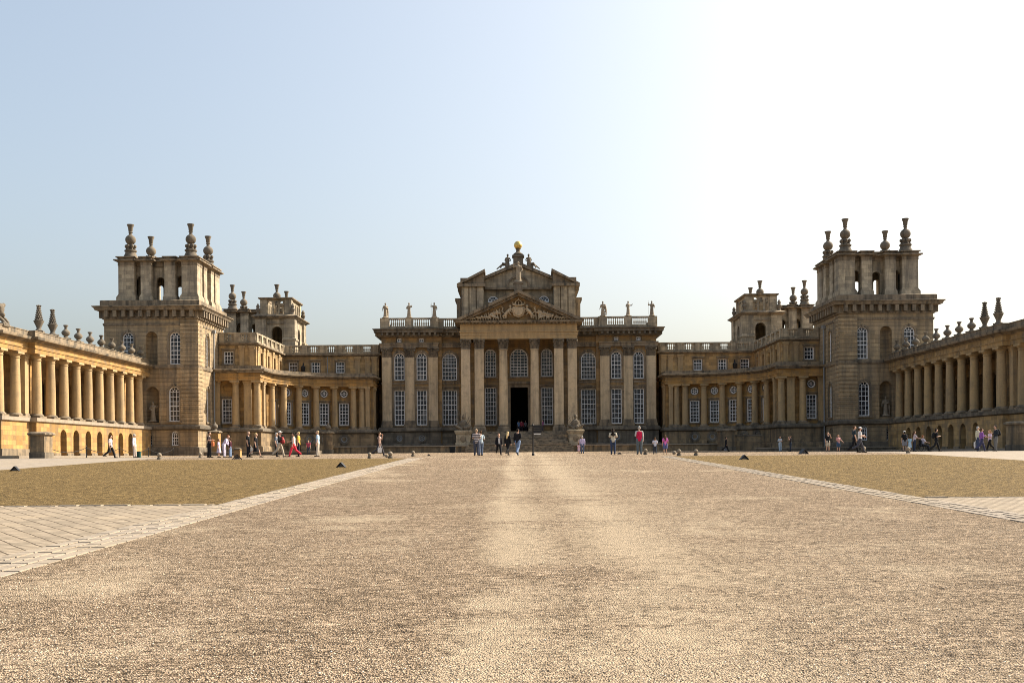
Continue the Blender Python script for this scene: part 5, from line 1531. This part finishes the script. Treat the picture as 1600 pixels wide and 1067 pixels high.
F = 1600.0
def spot(px, Y):             # lateral place on the court for a given distance
    return (px-812+.0)*Y/F
BLK, WHT, JEAN, BEIGE = (.016, .016, .018), (.72, .70, .68), (.07, .11, .20), (.42, .33, .23)
DKH, BRH, BLH, GRH = (.02, .014, .01), (.09, .05, .025), (.52, .37, .17), (.42, .40, .37)
PA, TW, AW = 0, PI, PI       # facing camera 0, away PI; right is +PI/2 turned about z
RT, LF = PI/2, -PI/2
people = [
 # label, px, Y, height, facing, kwargs
 ('man in a white short-sleeved shirt and black trousers walking by the left wing', 173, 77, 1.74, RT, dict(pose='walk', arms=('down', 'back'), top=(.72, .60, .56), legs=BLK, hair=DKH)),
 ('older man in a pale pink shirt and beige trousers standing by the left wing', 210, 76, 1.74, RT, dict(top=(.66, .56, .60), legs=(.46, .38, .33), hair=GRH, sleeve='long')),
 ('person in a dark top and black trousers holding an orange bag near the left tower', 327, 70, 1.74, RT, dict(arms=('bent', 'bent'), top=(.05, .035, .035), legs=BLK, hair=DKH)),
 ('child in a pale lilac dress beside a stooping woman left of the yellow stone', 342, 70, 1.24, RT, dict(top=(.55, .47, .60), legs=(.58, .5, .6), bottom='dress', hair=BRH, shoe=BLK)),
 ('woman in a lilac shirt stooping over a child left of the yellow stone', 350, 71, 1.6, RT, dict(arms=('fwd', 'fwd'), lean=.5, top=(.62, .56, .70), legs=(.55, .52, .62), hair=(.30, .10, .04), sleeve='long')),
 ('small child in a maroon jacket and jeans next to the yellow stone', 360, 70, 1.3, LF, dict(top=(.06, .015, .025), legs=(.20, .27, .40), hair=BRH, sleeve='long')),
 ('man in a black t-shirt and dark trousers carrying a white bag, walking in a pair', 388, 69, 1.72, RT, dict(arms=('down', 'down'), top=BLK, legs=(.02, .02, .025), hair=(.30, .2, .14), pose='stand')),
 ('blonde woman in a black dress with bare legs striding beside a man in black', 400, 69, 1.66, RT, dict(pose='walk', top=BLK, legs=BLK, bottom='dress', hair=BLH)),
 ('man in a white cap and black jacket with beige trousers, walking right', 437, 69, 1.76, RT, dict(pose='walk', arms=('bent', 'bent'), top=BLK, legs=(.46, .39, .30), hair=BRH, hat=WHT, sleeve='long')),
 ('person in dark clothes half hidden behind the man in the white cap', 432, 72, 1.68, RT, dict(top=(.15, .17, .2), legs=BLK, hair=GRH)),
 ('woman in a white vest and bright red trousers walking left of a blond man', 459, 69, 1.66, LF, dict(pose='walk', arms=('fwd', 'down'), top=WHT, legs=(.72, .05, .08), hair=DKH, sleeve='none')),
 ('blond man in a yellow shirt and dark trousers behind the woman in red trousers', 466.5, 70.5, 1.7, LF, dict(top=(.68, .42, .06), legs=(.02, .02, .035), hair=BLH)),
 ('small distant person in a red top near the left pier with a ball', 482, 118, 1.66, 0, dict(top=(.35, .06, .10), legs=(.05, .06, .08), hair=DKH)),
 ('man in a light blue shirt with a black shoulder bag by the left ball pier', 496.5, 69, 1.74, LF, dict(top=(.42, .58, .72), legs=(.50, .44, .36), hair=(.45, .33, .2))),
 ('woman in a brown patterned top carrying a white bag near the stone balls', 593, 70, 1.68, RT, dict(pose='walk', arms=('down', 'face'), top=(.28, .18, .14), legs=(.06, .055, .06), hair=BRH, sleeve='long', scarf=(.5, .38, .34))),
 ('broad man in a striped shirt and grey trousers seen from behind', 744.5, 66, 1.72, AW, dict(arms=('bent', 'bent'), top=(.06, .045, .05), stripe=(.62, .55, .52), legs=(.07, .075, .10), hair=(.42, .3, .2), girth=1.15)),
 ('woman in a pale blue top standing close to the man in the striped shirt', 751.5, 67.5, 1.62, AW+.5, dict(arms=('bent', 'bent'), top=(.42, .5, .55), legs=(.12, .16, .24), hair=BRH)),
 ('young man in a black suit and white shirt facing the camera', 779.5, 72, 1.56, .2, dict(pose='walk', top=(.02, .018, .022), legs=BLK, hair=(.25, .09, .04), sleeve='long', open_coat=WHT)),
 ('woman with long blonde hair and a black coat walking away', 793.5, 70, 1.64, AW-.5, dict(pose='walk', top=BLK, legs=BLK, bottom='leggings', hair=(.62, .45, .22), long_hair=True, sleeve='long')),
 ('tall man in a black jacket and blue jeans right of the blonde woman', 809, 69, 1.82, AW-.4, dict(pose='walk', arms=('bent', 'down'), top=BLK, legs=(.16, .22, .34), hair=DKH, sleeve='long')),
 ('man in a lilac shirt holding a child by the right end of the steps', 910, 101, 1.72, AW, dict(top=(.55, .48, .68), legs=(.10, .13, .2), hair=GRH, sleeve='long')),
 ('tiny child in a pink dress beside the man in the lilac shirt', 904.5, 101, 1.0, AW, dict(top=(.70, .45, .50), legs=(.72, .48, .52), bottom='dress', hair=BRH)),
 ('woman in beige standing behind the child in the pink dress', 907, 103, 1.66, AW, dict(top=(.42, .32, .26), legs=(.2, .16, .14), hair=BRH, bottom='skirt')),
 ('dark-haired woman in a black and cream top and jeans', 958, 67, 1.7, AW, dict(arms=('bent', 'bent'), top=(.60, .54, .42), legs=(.045, .065, .12), hair=DKH, long_hair=True, scarf=BLK, bottom='jeans')),
 ('big man in a bright red gilet and grey trousers', 999, 66.5, 1.82, AW, dict(arms=('down', 'bent'), top=(.62, .02, .08), legs=(.13, .15, .16), hair=GRH, sleeve='gilet', girth=1.15)),
 ('boy in a white t-shirt beside the girl in pink', 1023.5, 67, 1.08, AW, dict(arms=('bent', 'bent'), top=(.66, .66, .72), legs=(.05, .06, .08), hair=BRH)),
 ('girl in a pink top, blue shorts and pink leggings', 1039.5, 67, 1.24, AW, dict(top=(.72, .18, .50), legs=(.12, .14, .3), bottom='shorts', hair=BRH, long_hair=True)),
 ('person in dark clothes striding right with a grey bag in front of the right pier', 1134.5, 118, 1.7, RT, dict(pose='walk', top=BLK, legs=BLK, hair=DKH, sleeve='long')),
 ('woman in pale blue clothes standing alone before the right curved range', 1219, 112, 1.66, .3, dict(arms=('bent', 'bent'), top=(.45, .53, .58), legs=(.38, .48, .58), hair=BRH)),
 ('woman in dark clothes taking a picture right of the woman in pale blue', 1235.5, 110, 1.7, LF, dict(arms=('face', 'face'), top=(.03, .03, .035), legs=(.03, .04, .06), hair=BRH, sleeve='short')),
 ('man in a black t-shirt and beige shorts drinking near the right tower', 1293.5, 90, 1.72, .3, dict(arms=('down', 'face'), top=BLK, legs=(.50, .43, .33), bottom='shorts', hair=BRH)),
 ('woman in a pink top and blue shorts next to a man in a black t-shirt', 1310, 90, 1.5, .5, dict(arms=('bent', 'out'), top=(.55, .28, .28), legs=(.05, .09, .16), bottom='shorts', hair=(.3, .16, .08))),
 ('man in a dark t-shirt and black trousers walking behind a woman in white', 1335, 70, 1.86, RT, dict(pose='walk', top=(.03, .045, .055), legs=BLK, hair=BRH)),
 ('woman in a white shirt and grey trousers walking right past a stone ball', 1343.5, 69, 1.76, RT, dict(pose='walk', arms=('bent', 'fwd'), top=WHT, legs=(.07, .07, .085), hair=DKH, hat=WHT)),
 ('person in a white cap, black top and patterned shorts at the right', 1413.5, 84, 1.66, AW, dict(top=BLK, legs=(.25, .24, .26), bottom='shorts', hair=DKH, hat=WHT)),
 ('child in light blue beside the person in the white cap and shorts', 1421.5, 84, 1.24, AW, dict(top=(.40, .60, .72), legs=(.5, .62, .7), bottom='skirt', hair=BRH)),
 ('woman in a pale pink top pushing a wheelchair', 1429, 84, 1.66, RT, dict(arms=('fwd', 'fwd'), top=(.66, .54, .55), legs=(.05, .06, .09), hair=BRH, long_hair=True)),
 ('man with a backpack, black t-shirt and black trousers at the right wing', 1463, 78, 1.76, RT, dict(pose='walk', arms=('bent', 'down'), top=BLK, legs=BLK, hair=DKH)),
 ('person in a cream jacket carrying a white bag at the far right', 1528, 76, 1.82, RT, dict(arms=('down', 'down'), top=(.60, .57, .42), legs=(.06, .08, .14), hair=GRH, sleeve='long')),
 ('woman in a purple top walking next to the person in the cream jacket', 1534, 75, 1.72, RT, dict(pose='walk', arms=('bent', 'down'), top=(.26, .10, .36), legs=(.06, .06, .12), hair=BRH, sleeve='long')),
 ('woman in a light blue and pink top and black trousers at the far right', 1546.5, 76, 1.6, LF, dict(pose='walk', arms=('bent', 'bent'), top=(.55, .45, .58), legs=BLK, hair=(.3, .15, .07), long_hair=True)),
 ('tall man in a dark jacket and grey trousers, rightmost of the visitors', 1556, 74, 1.86, LF, dict(arms=('bent', 'bent'), top=(.03, .035, .045), legs=(.17, .165, .16), hair=DKH, sleeve='long')),
 ('visitor in a light blue shirt inside the dark doorway', 811, 146.2, 1.7, AW, dict(top=(.18, .3, .5), legs=(.05, .05, .08), hair=BRH, z=3.26)),
 ('visitor in a dark red coat inside the dark doorway', 815.5, 146.0, 1.72, AW, dict(top=(.40, .07, .10), legs=(.04, .03, .04), hair=DKH, sleeve='long', z=3.26)),
 ('visitor in grey at the right side of the dark doorway', 821.5, 146.4, 1.64, .2, dict(top=(.2, .2, .22), legs=(.03, .03, .04), hair=BRH, z=3.26)),
 ('person in purple standing by the right round column at the top of the steps', 848.5, 139.5, 1.5, LF, dict(top=(.20, .06, .16), legs=(.03, .03, .05), hair=DKH, sleeve='long', z=3.255)),
]
PEO = {}
for i, (lb, px, Y, H, fc, kw) in enumerate(people):
    PEO[i] = person(lb, spot(px, Y), Y, H, fc, seed=i, **kw)
# seated person in a wheelchair
Yw = 84; xw = spot(1442, Yw)
sitter = person('person in a white top sitting in the wheelchair', xw, Yw, 1.7, RT, pose='sit', arms=('fwd', 'bent'), top=(.60, .55, .62), legs=(.05, .05, .06), hair=(.35, .14, .06), seed=91)
def wheelchair():
    g = zg(Yw); T = thing('wheelchair', 'dark wheelchair pushed by the woman in the pale pink top', 'wheelchair', (xw, Yw, g), RT)
    m = MB(); m.box(-.24, .24, -.22, .22, .40, .44); child('seat', m.mesh('seat', cloth(BLK)), T)
    m = MB(); m.box(-.24, .24, .2, .24, .42, .92); child('backrest', m.mesh('backrest', cloth(BLK)), T)
    for s in (-1, 1):
        w = MB(); pts = [(s*.3, .12+.3*math.cos(2*PI*k/20), .31+.3*math.sin(2*PI*k/20)) for k in range(21)]; w.tube(pts, .02, 6)
        for k in range(6): w.tube([(s*.3, .12, .31), pts[int(k*20/6)]], .006, 4)
        child('wheel', w.mesh('wheel', 'iron'), T)
        w = MB(); w.tube([(s*.22, -.38+.08*math.cos(2*PI*k/10), .09+.08*math.sin(2*PI*k/10)) for k in range(11)], .014, 5); child('castor', w.mesh('castor', 'iron'), T)
        w = MB(); w.tube([(s*.25, .22, .4), (s*.25, .22, .95), (s*.25, .36, .98)], .015, 6); w.tube([(s*.25, .2, .66), (s*.25, -.2, .66), (s*.25, -.25, .42), (s*.2, -.5, .14)], .014, 6); child('frame', w.mesh('frame', 'iron'), T)
        w = MB(); w.box(s*.2-.08, s*.2+.08, -.62, -.46, .1, .12); child('footrest', w.mesh('footrest', 'iron'), T)
wheelchair()
def hand(i, s): return PEO[i]['h'+s]
bag('small black bag held by the man in the white shirt at the left wing', hand(0, 'r'), BLK, .34, .26, .12, RT)
bag('bright orange bag held by the person in dark clothes by the left tower', hand(2, 'l'), (.65, .20, .08), .3, .3, .12, RT)
bag('white paper bag held by the man in the black t-shirt in the left group', hand(6, 'r'), (.68, .66, .62), .38, .42, .12, .5)
bag('black shoulder bag held by the man in the light blue shirt', hand(13, 'l'), BLK, .34, .28, .14, .3)
bag('white plastic bag held by the woman in the brown patterned top', hand(14, 'l'), (.66, .64, .62), .26, .34, .12, .4)
bag('grey bag held by the dark-clad person in front of the right pier', hand(27, 'r'), (.24, .24, .26), .42, .5, .15, .3)
bag('large white bag held by the person in the cream jacket', hand(38, 'r'), (.70, .68, .66), .44, .46, .14, .2)
backpack('red backpack worn in front by the man in the white cap on the left', PEO[8]['front'], (.35, .05, .05), RT+PI)
backpack('black backpack worn by the man in black at the right wing', PEO[37]['sh'], BLK, RT)
backpack('black backpack worn by the tall man in the dark jacket', PEO[41]['sh'], BLK, LF)
backpack('black backpack worn by the person in the white cap and shorts', PEO[34]['sh'], BLK, AW)

# ------------------------------------------------------------------ small things on the court
def ball(px, Y, r, lb, base=True):
    x = spot(px, Y); g = zg(Y)
    r *= .68
    T = thing('stone_ball', lb, 'bollard', (x, Y, g), 0, 'stone balls marking the lawn corners')
    m = MB(); m.blob((0, 0, r+(.13 if base else -.02)), (r, r, r), 18, 12); child('ball', m.mesh('ball', 'statue', 60), T)
    if base:
        m = MB(); m.lathe([(r*1.05, -.05), (r*1.05, .1), (r*.7, .16)], 14); child('base', m.mesh('base', 'dark'), T)
ball(249, 63, .2, 'small stone ball on a dark base at the back edge of the left gravel bed')
ball(313, 68, .17, 'small stone ball on the ground in front of the left tower')
ball(577.5, 61.5, .17, 'stone ball by the woman in the brown top, left of a pair of balls')
ball(604.5, 63.5, .17, 'rear stone ball of the pair at the far end of the left path kerb', False)
ball(610, 61.3, .21, 'front stone ball of the pair at the far end of the left path kerb')
ball(645.5, 66, .17, 'stone ball on the gravel between the kerb end and the striped man')
ball(1053.5, 66, .19, 'rear stone ball of the pair at the far end of the right path kerb', False)
ball(1061, 62, .2, 'front stone ball of the pair at the far end of the right path kerb')
ball(1087.5, 62, .19, 'stone ball on a dark base at the corner of the right gravel bed')
ball(1008.5, 66, .19, 'stone ball half hidden behind the man in the red gilet')
ball(1349.5, 70, .22, 'stone ball at the feet of the woman in the white shirt')
ball(1419, 64, .19, 'stone ball on a dark base below the person in the white cap')
def flood(px, Y, sc, rz, lb):
    x = spot(px, Y); T = thing('ground_floodlight', lb, 'floodlight', (x, Y, zg(Y)+.01), rz, 'floodlights set on the gravel beds'); T.scale = (sc, sc, sc)
    m = MB()
    for s in (-1, 1): m.obox((s*.135, 0, .15), (.2, .19, .022), ry=s*R(48))
    child('housing', m.mesh('housing', 'iron'), T)
    m = MB(); m.prism([(-.2, .02), (.2, .02), (0, .23)], -.1, .1); child('lamp', m.mesh('lamp', cloth((.10, .10, .10))), T)
flood(23.5, 44.5, .68, .15, 'tent-shaped floodlight near the left edge of the left gravel bed')
flood(533, 46, .72, -.1, 'tent-shaped floodlight at the path edge of the left gravel bed')
flood(1162.5, 53, .78, .1, 'tent-shaped floodlight at the path edge of the right gravel bed')
flood(370.5, 61, 1.0, .3, 'dark floodlight at the back of the left gravel bed below the yellow stone')
flood(1255.5, 64, .95, .3, 'dark floodlight at the back of the right gravel bed')
flood(968, 68, .45, .2, 'tiny dark floodlight right of the woman in the cream top')
flood(670, 67, .45, .2, 'tiny dark floodlight on the gravel left of the striped man')
def post():
    Y = 66; x = spot(833, Y); g = zg(Y)
    T = thing('sign_post', 'black finger sign post standing on the gravel before the steps', 'sign', (x, Y, g))
    m = MB(); m.lathe([(.09, 0), (.09, .12), (.05, .16), (.045, 1.93), (.06, 1.95), (.03, 2.02)], 10); child('post', m.mesh('post', 'iron'), T)
    for z, L in ((1.86, .6), (1.70, .56), (1.54, .52)):
        m = MB(); m.box(.05, .05+L, -.015, .015, z-.07, z+.07); child('sign_board', m.mesh('sign_board', 'iron'), T)
    m = MB(); m.box(.06, .5, -.02, .02, 1.36, 1.41); child('white_strip', m.mesh('white_strip', 'white'), T)
post()
def bin_(px, Y, lb, w, h, c):
    x = spot(px, Y); T = thing('litter_bin', lb, 'bin', (x, Y, zg(Y)))
    m = MB(); m.lathe([(w*.42, 0), (w*.5, h*.9)], cx=0, cy=0, sq=True); child('bin_body', m.mesh('bin_body', cloth(c)), T)
    m = MB(); m.lathe([(w*.54, h*.9), (w*.54, h*.97), (w*.3, h)], sq=True); child('lid', m.mesh('lid', cloth(c)), T)
bin_(216.5, 80, 'small dark green bin behind the man in the pink shirt', .32, .5, (.02, .06, .05))
bin_(707, 128, 'black box-shaped bin in front of the terrace wall', .75, .8, (.015, .018, .02))
def stone_post(px, Y, w, h, lb, cap=True, ballr=0, d=None, mat='plinth', zb=None):
    x = spot(px, Y); g = (zg(Y) if zb is None else zb)-.2
    d = d or w
    T = thing('stone_pier', lb, 'pier', (x, Y, g+.2))
    m = MB(); m.box(x-w/2, x+w/2, Y-d/2, Y+d/2, g+.7, g+h); m.build('shaft', mat, T)
    m = MB(); m.box(x-w/2-.07, x+w/2+.07, Y-d/2-.07, Y+d/2+.07, g, g+.697); m.build('pier_base', 'dark' if mat == 'plinth' else mat, T)
    if cap:
        m = MB(); ov = min(.16, w*.2); m.lathe([(w/2+ov*.3, g+h+.003), (w/2+ov, g+h+ov*.6), (w/2+ov, g+h+ov*1.4), (w/2-ov*.3, g+h+ov*2.1)], cx=x, cy=Y, sq=True, sy=d/w); m.build('capstone', 'trim', T)
    if ballr:
        z = g+h+.34; m = MB(); m.lathe([(ballr*.9, z-.05), (ballr*.7, z+.1), (ballr*.5, z+.2)], 12, x, Y); m.blob((x, Y, z+.15+ballr*.9), (ballr, ballr, ballr*.9), 14, 10)
        m.lathe([(ballr*.4, z+ballr*1.75), (ballr*.5, z+ballr*2.1), (ballr*.3, z+ballr*2.4), (.04, z+ballr*2.9)], 10, x, Y); m.build('ball_finial', 'urn', T)
stone_post(65, 85, 1.15, 2.05, 'big square stone pier standing before the sunlit left wing', d=1.5)
stone_post(1594, 85, 1.6, 2.3, 'big square stone pier at the right edge before the shaded wing', d=1.5)
stone_post(513, 131.5, 1.1, 2.7, 'stone pier topped by a ball at the left end of the terrace wall', ballr=.38)
stone_post(1135, 131.5, 1.9, 2.6, 'plain stone pier at the right end of the terrace wall', cap=True)
stone_post(371.5, 71, .3, .72, 'short yellow stone post among the left group of visitors', cap=True, mat='wing')
stone_post(336, 119, 1.05, 2.75, 'stone pier with ball beside the left tower corner', ballr=.36, mat='wing')
def scroll_wall():
    x, y = spot(1168, 131.5), 131.5; g = zg(y)-.2
    T = thing('low_wall', 'low stretch of brown stone wall right of the right terrace pier', 'wall', (x, y, g))
    m = MB(); m.box(x-1.75, x+1.75, y-.4, y+.4, g, g+2.0); m.build('wall_body', 'plinth', T)
    m = MB(); m.box(x-1.85, x+1.85, y-.5, y+.5, g+2.003, g+2.2); m.build('coping', 'dark', T)
scroll_wall()
def long_step(px0, px1, Y, lb):
    m = MB(); g = zg(Y)-.2; m.box(spot(px0, Y), spot(px1, Y), Y, Y+1.6, g, g+.2+.32)
    o = m.build('stone_step', 'dark'); tag(o, lb, 'step')
    c = MB(); c.box(spot(px0, Y)-.03, spot(px1, Y)+.03, Y-.06, Y+1.6, g+.523, g+.62); c.build('tread', 'kerb', o)
long_step(318, 498, 118, 'long low step in front of the left tower and curved range')
long_step(1186, 1400, 118, 'long low step in front of the right tower and curved range')
def chain(x0, y0, y1, z0, lb):
    m = MB(); n = 4; 
    for k in range(n):
        pts = [(x0, y0+(y1-y0)*(k+t/10)/n, z0-.45*(1-(2*t/10-1)**2)) for t in range(11)]; m.tube(pts, .03, 5)
    o = tag(m.build('chain', 'iron'), lb, 'chain')
    for k in range(1, n+1):
        p = MB(); y = y0+(y1-y0)*k/n; p.lathe([(.07, zg(y)-.05), (.05, zg(y)+.1), (.04, z0+.05), (.07, z0+.1), (.02, z0+.18)], 8, x0, y); p.build('chain_post', 'iron', o)
chain(-39.6, 85.8, 117, 1.0, 'dark chain hanging in loops along the front of the left wing')
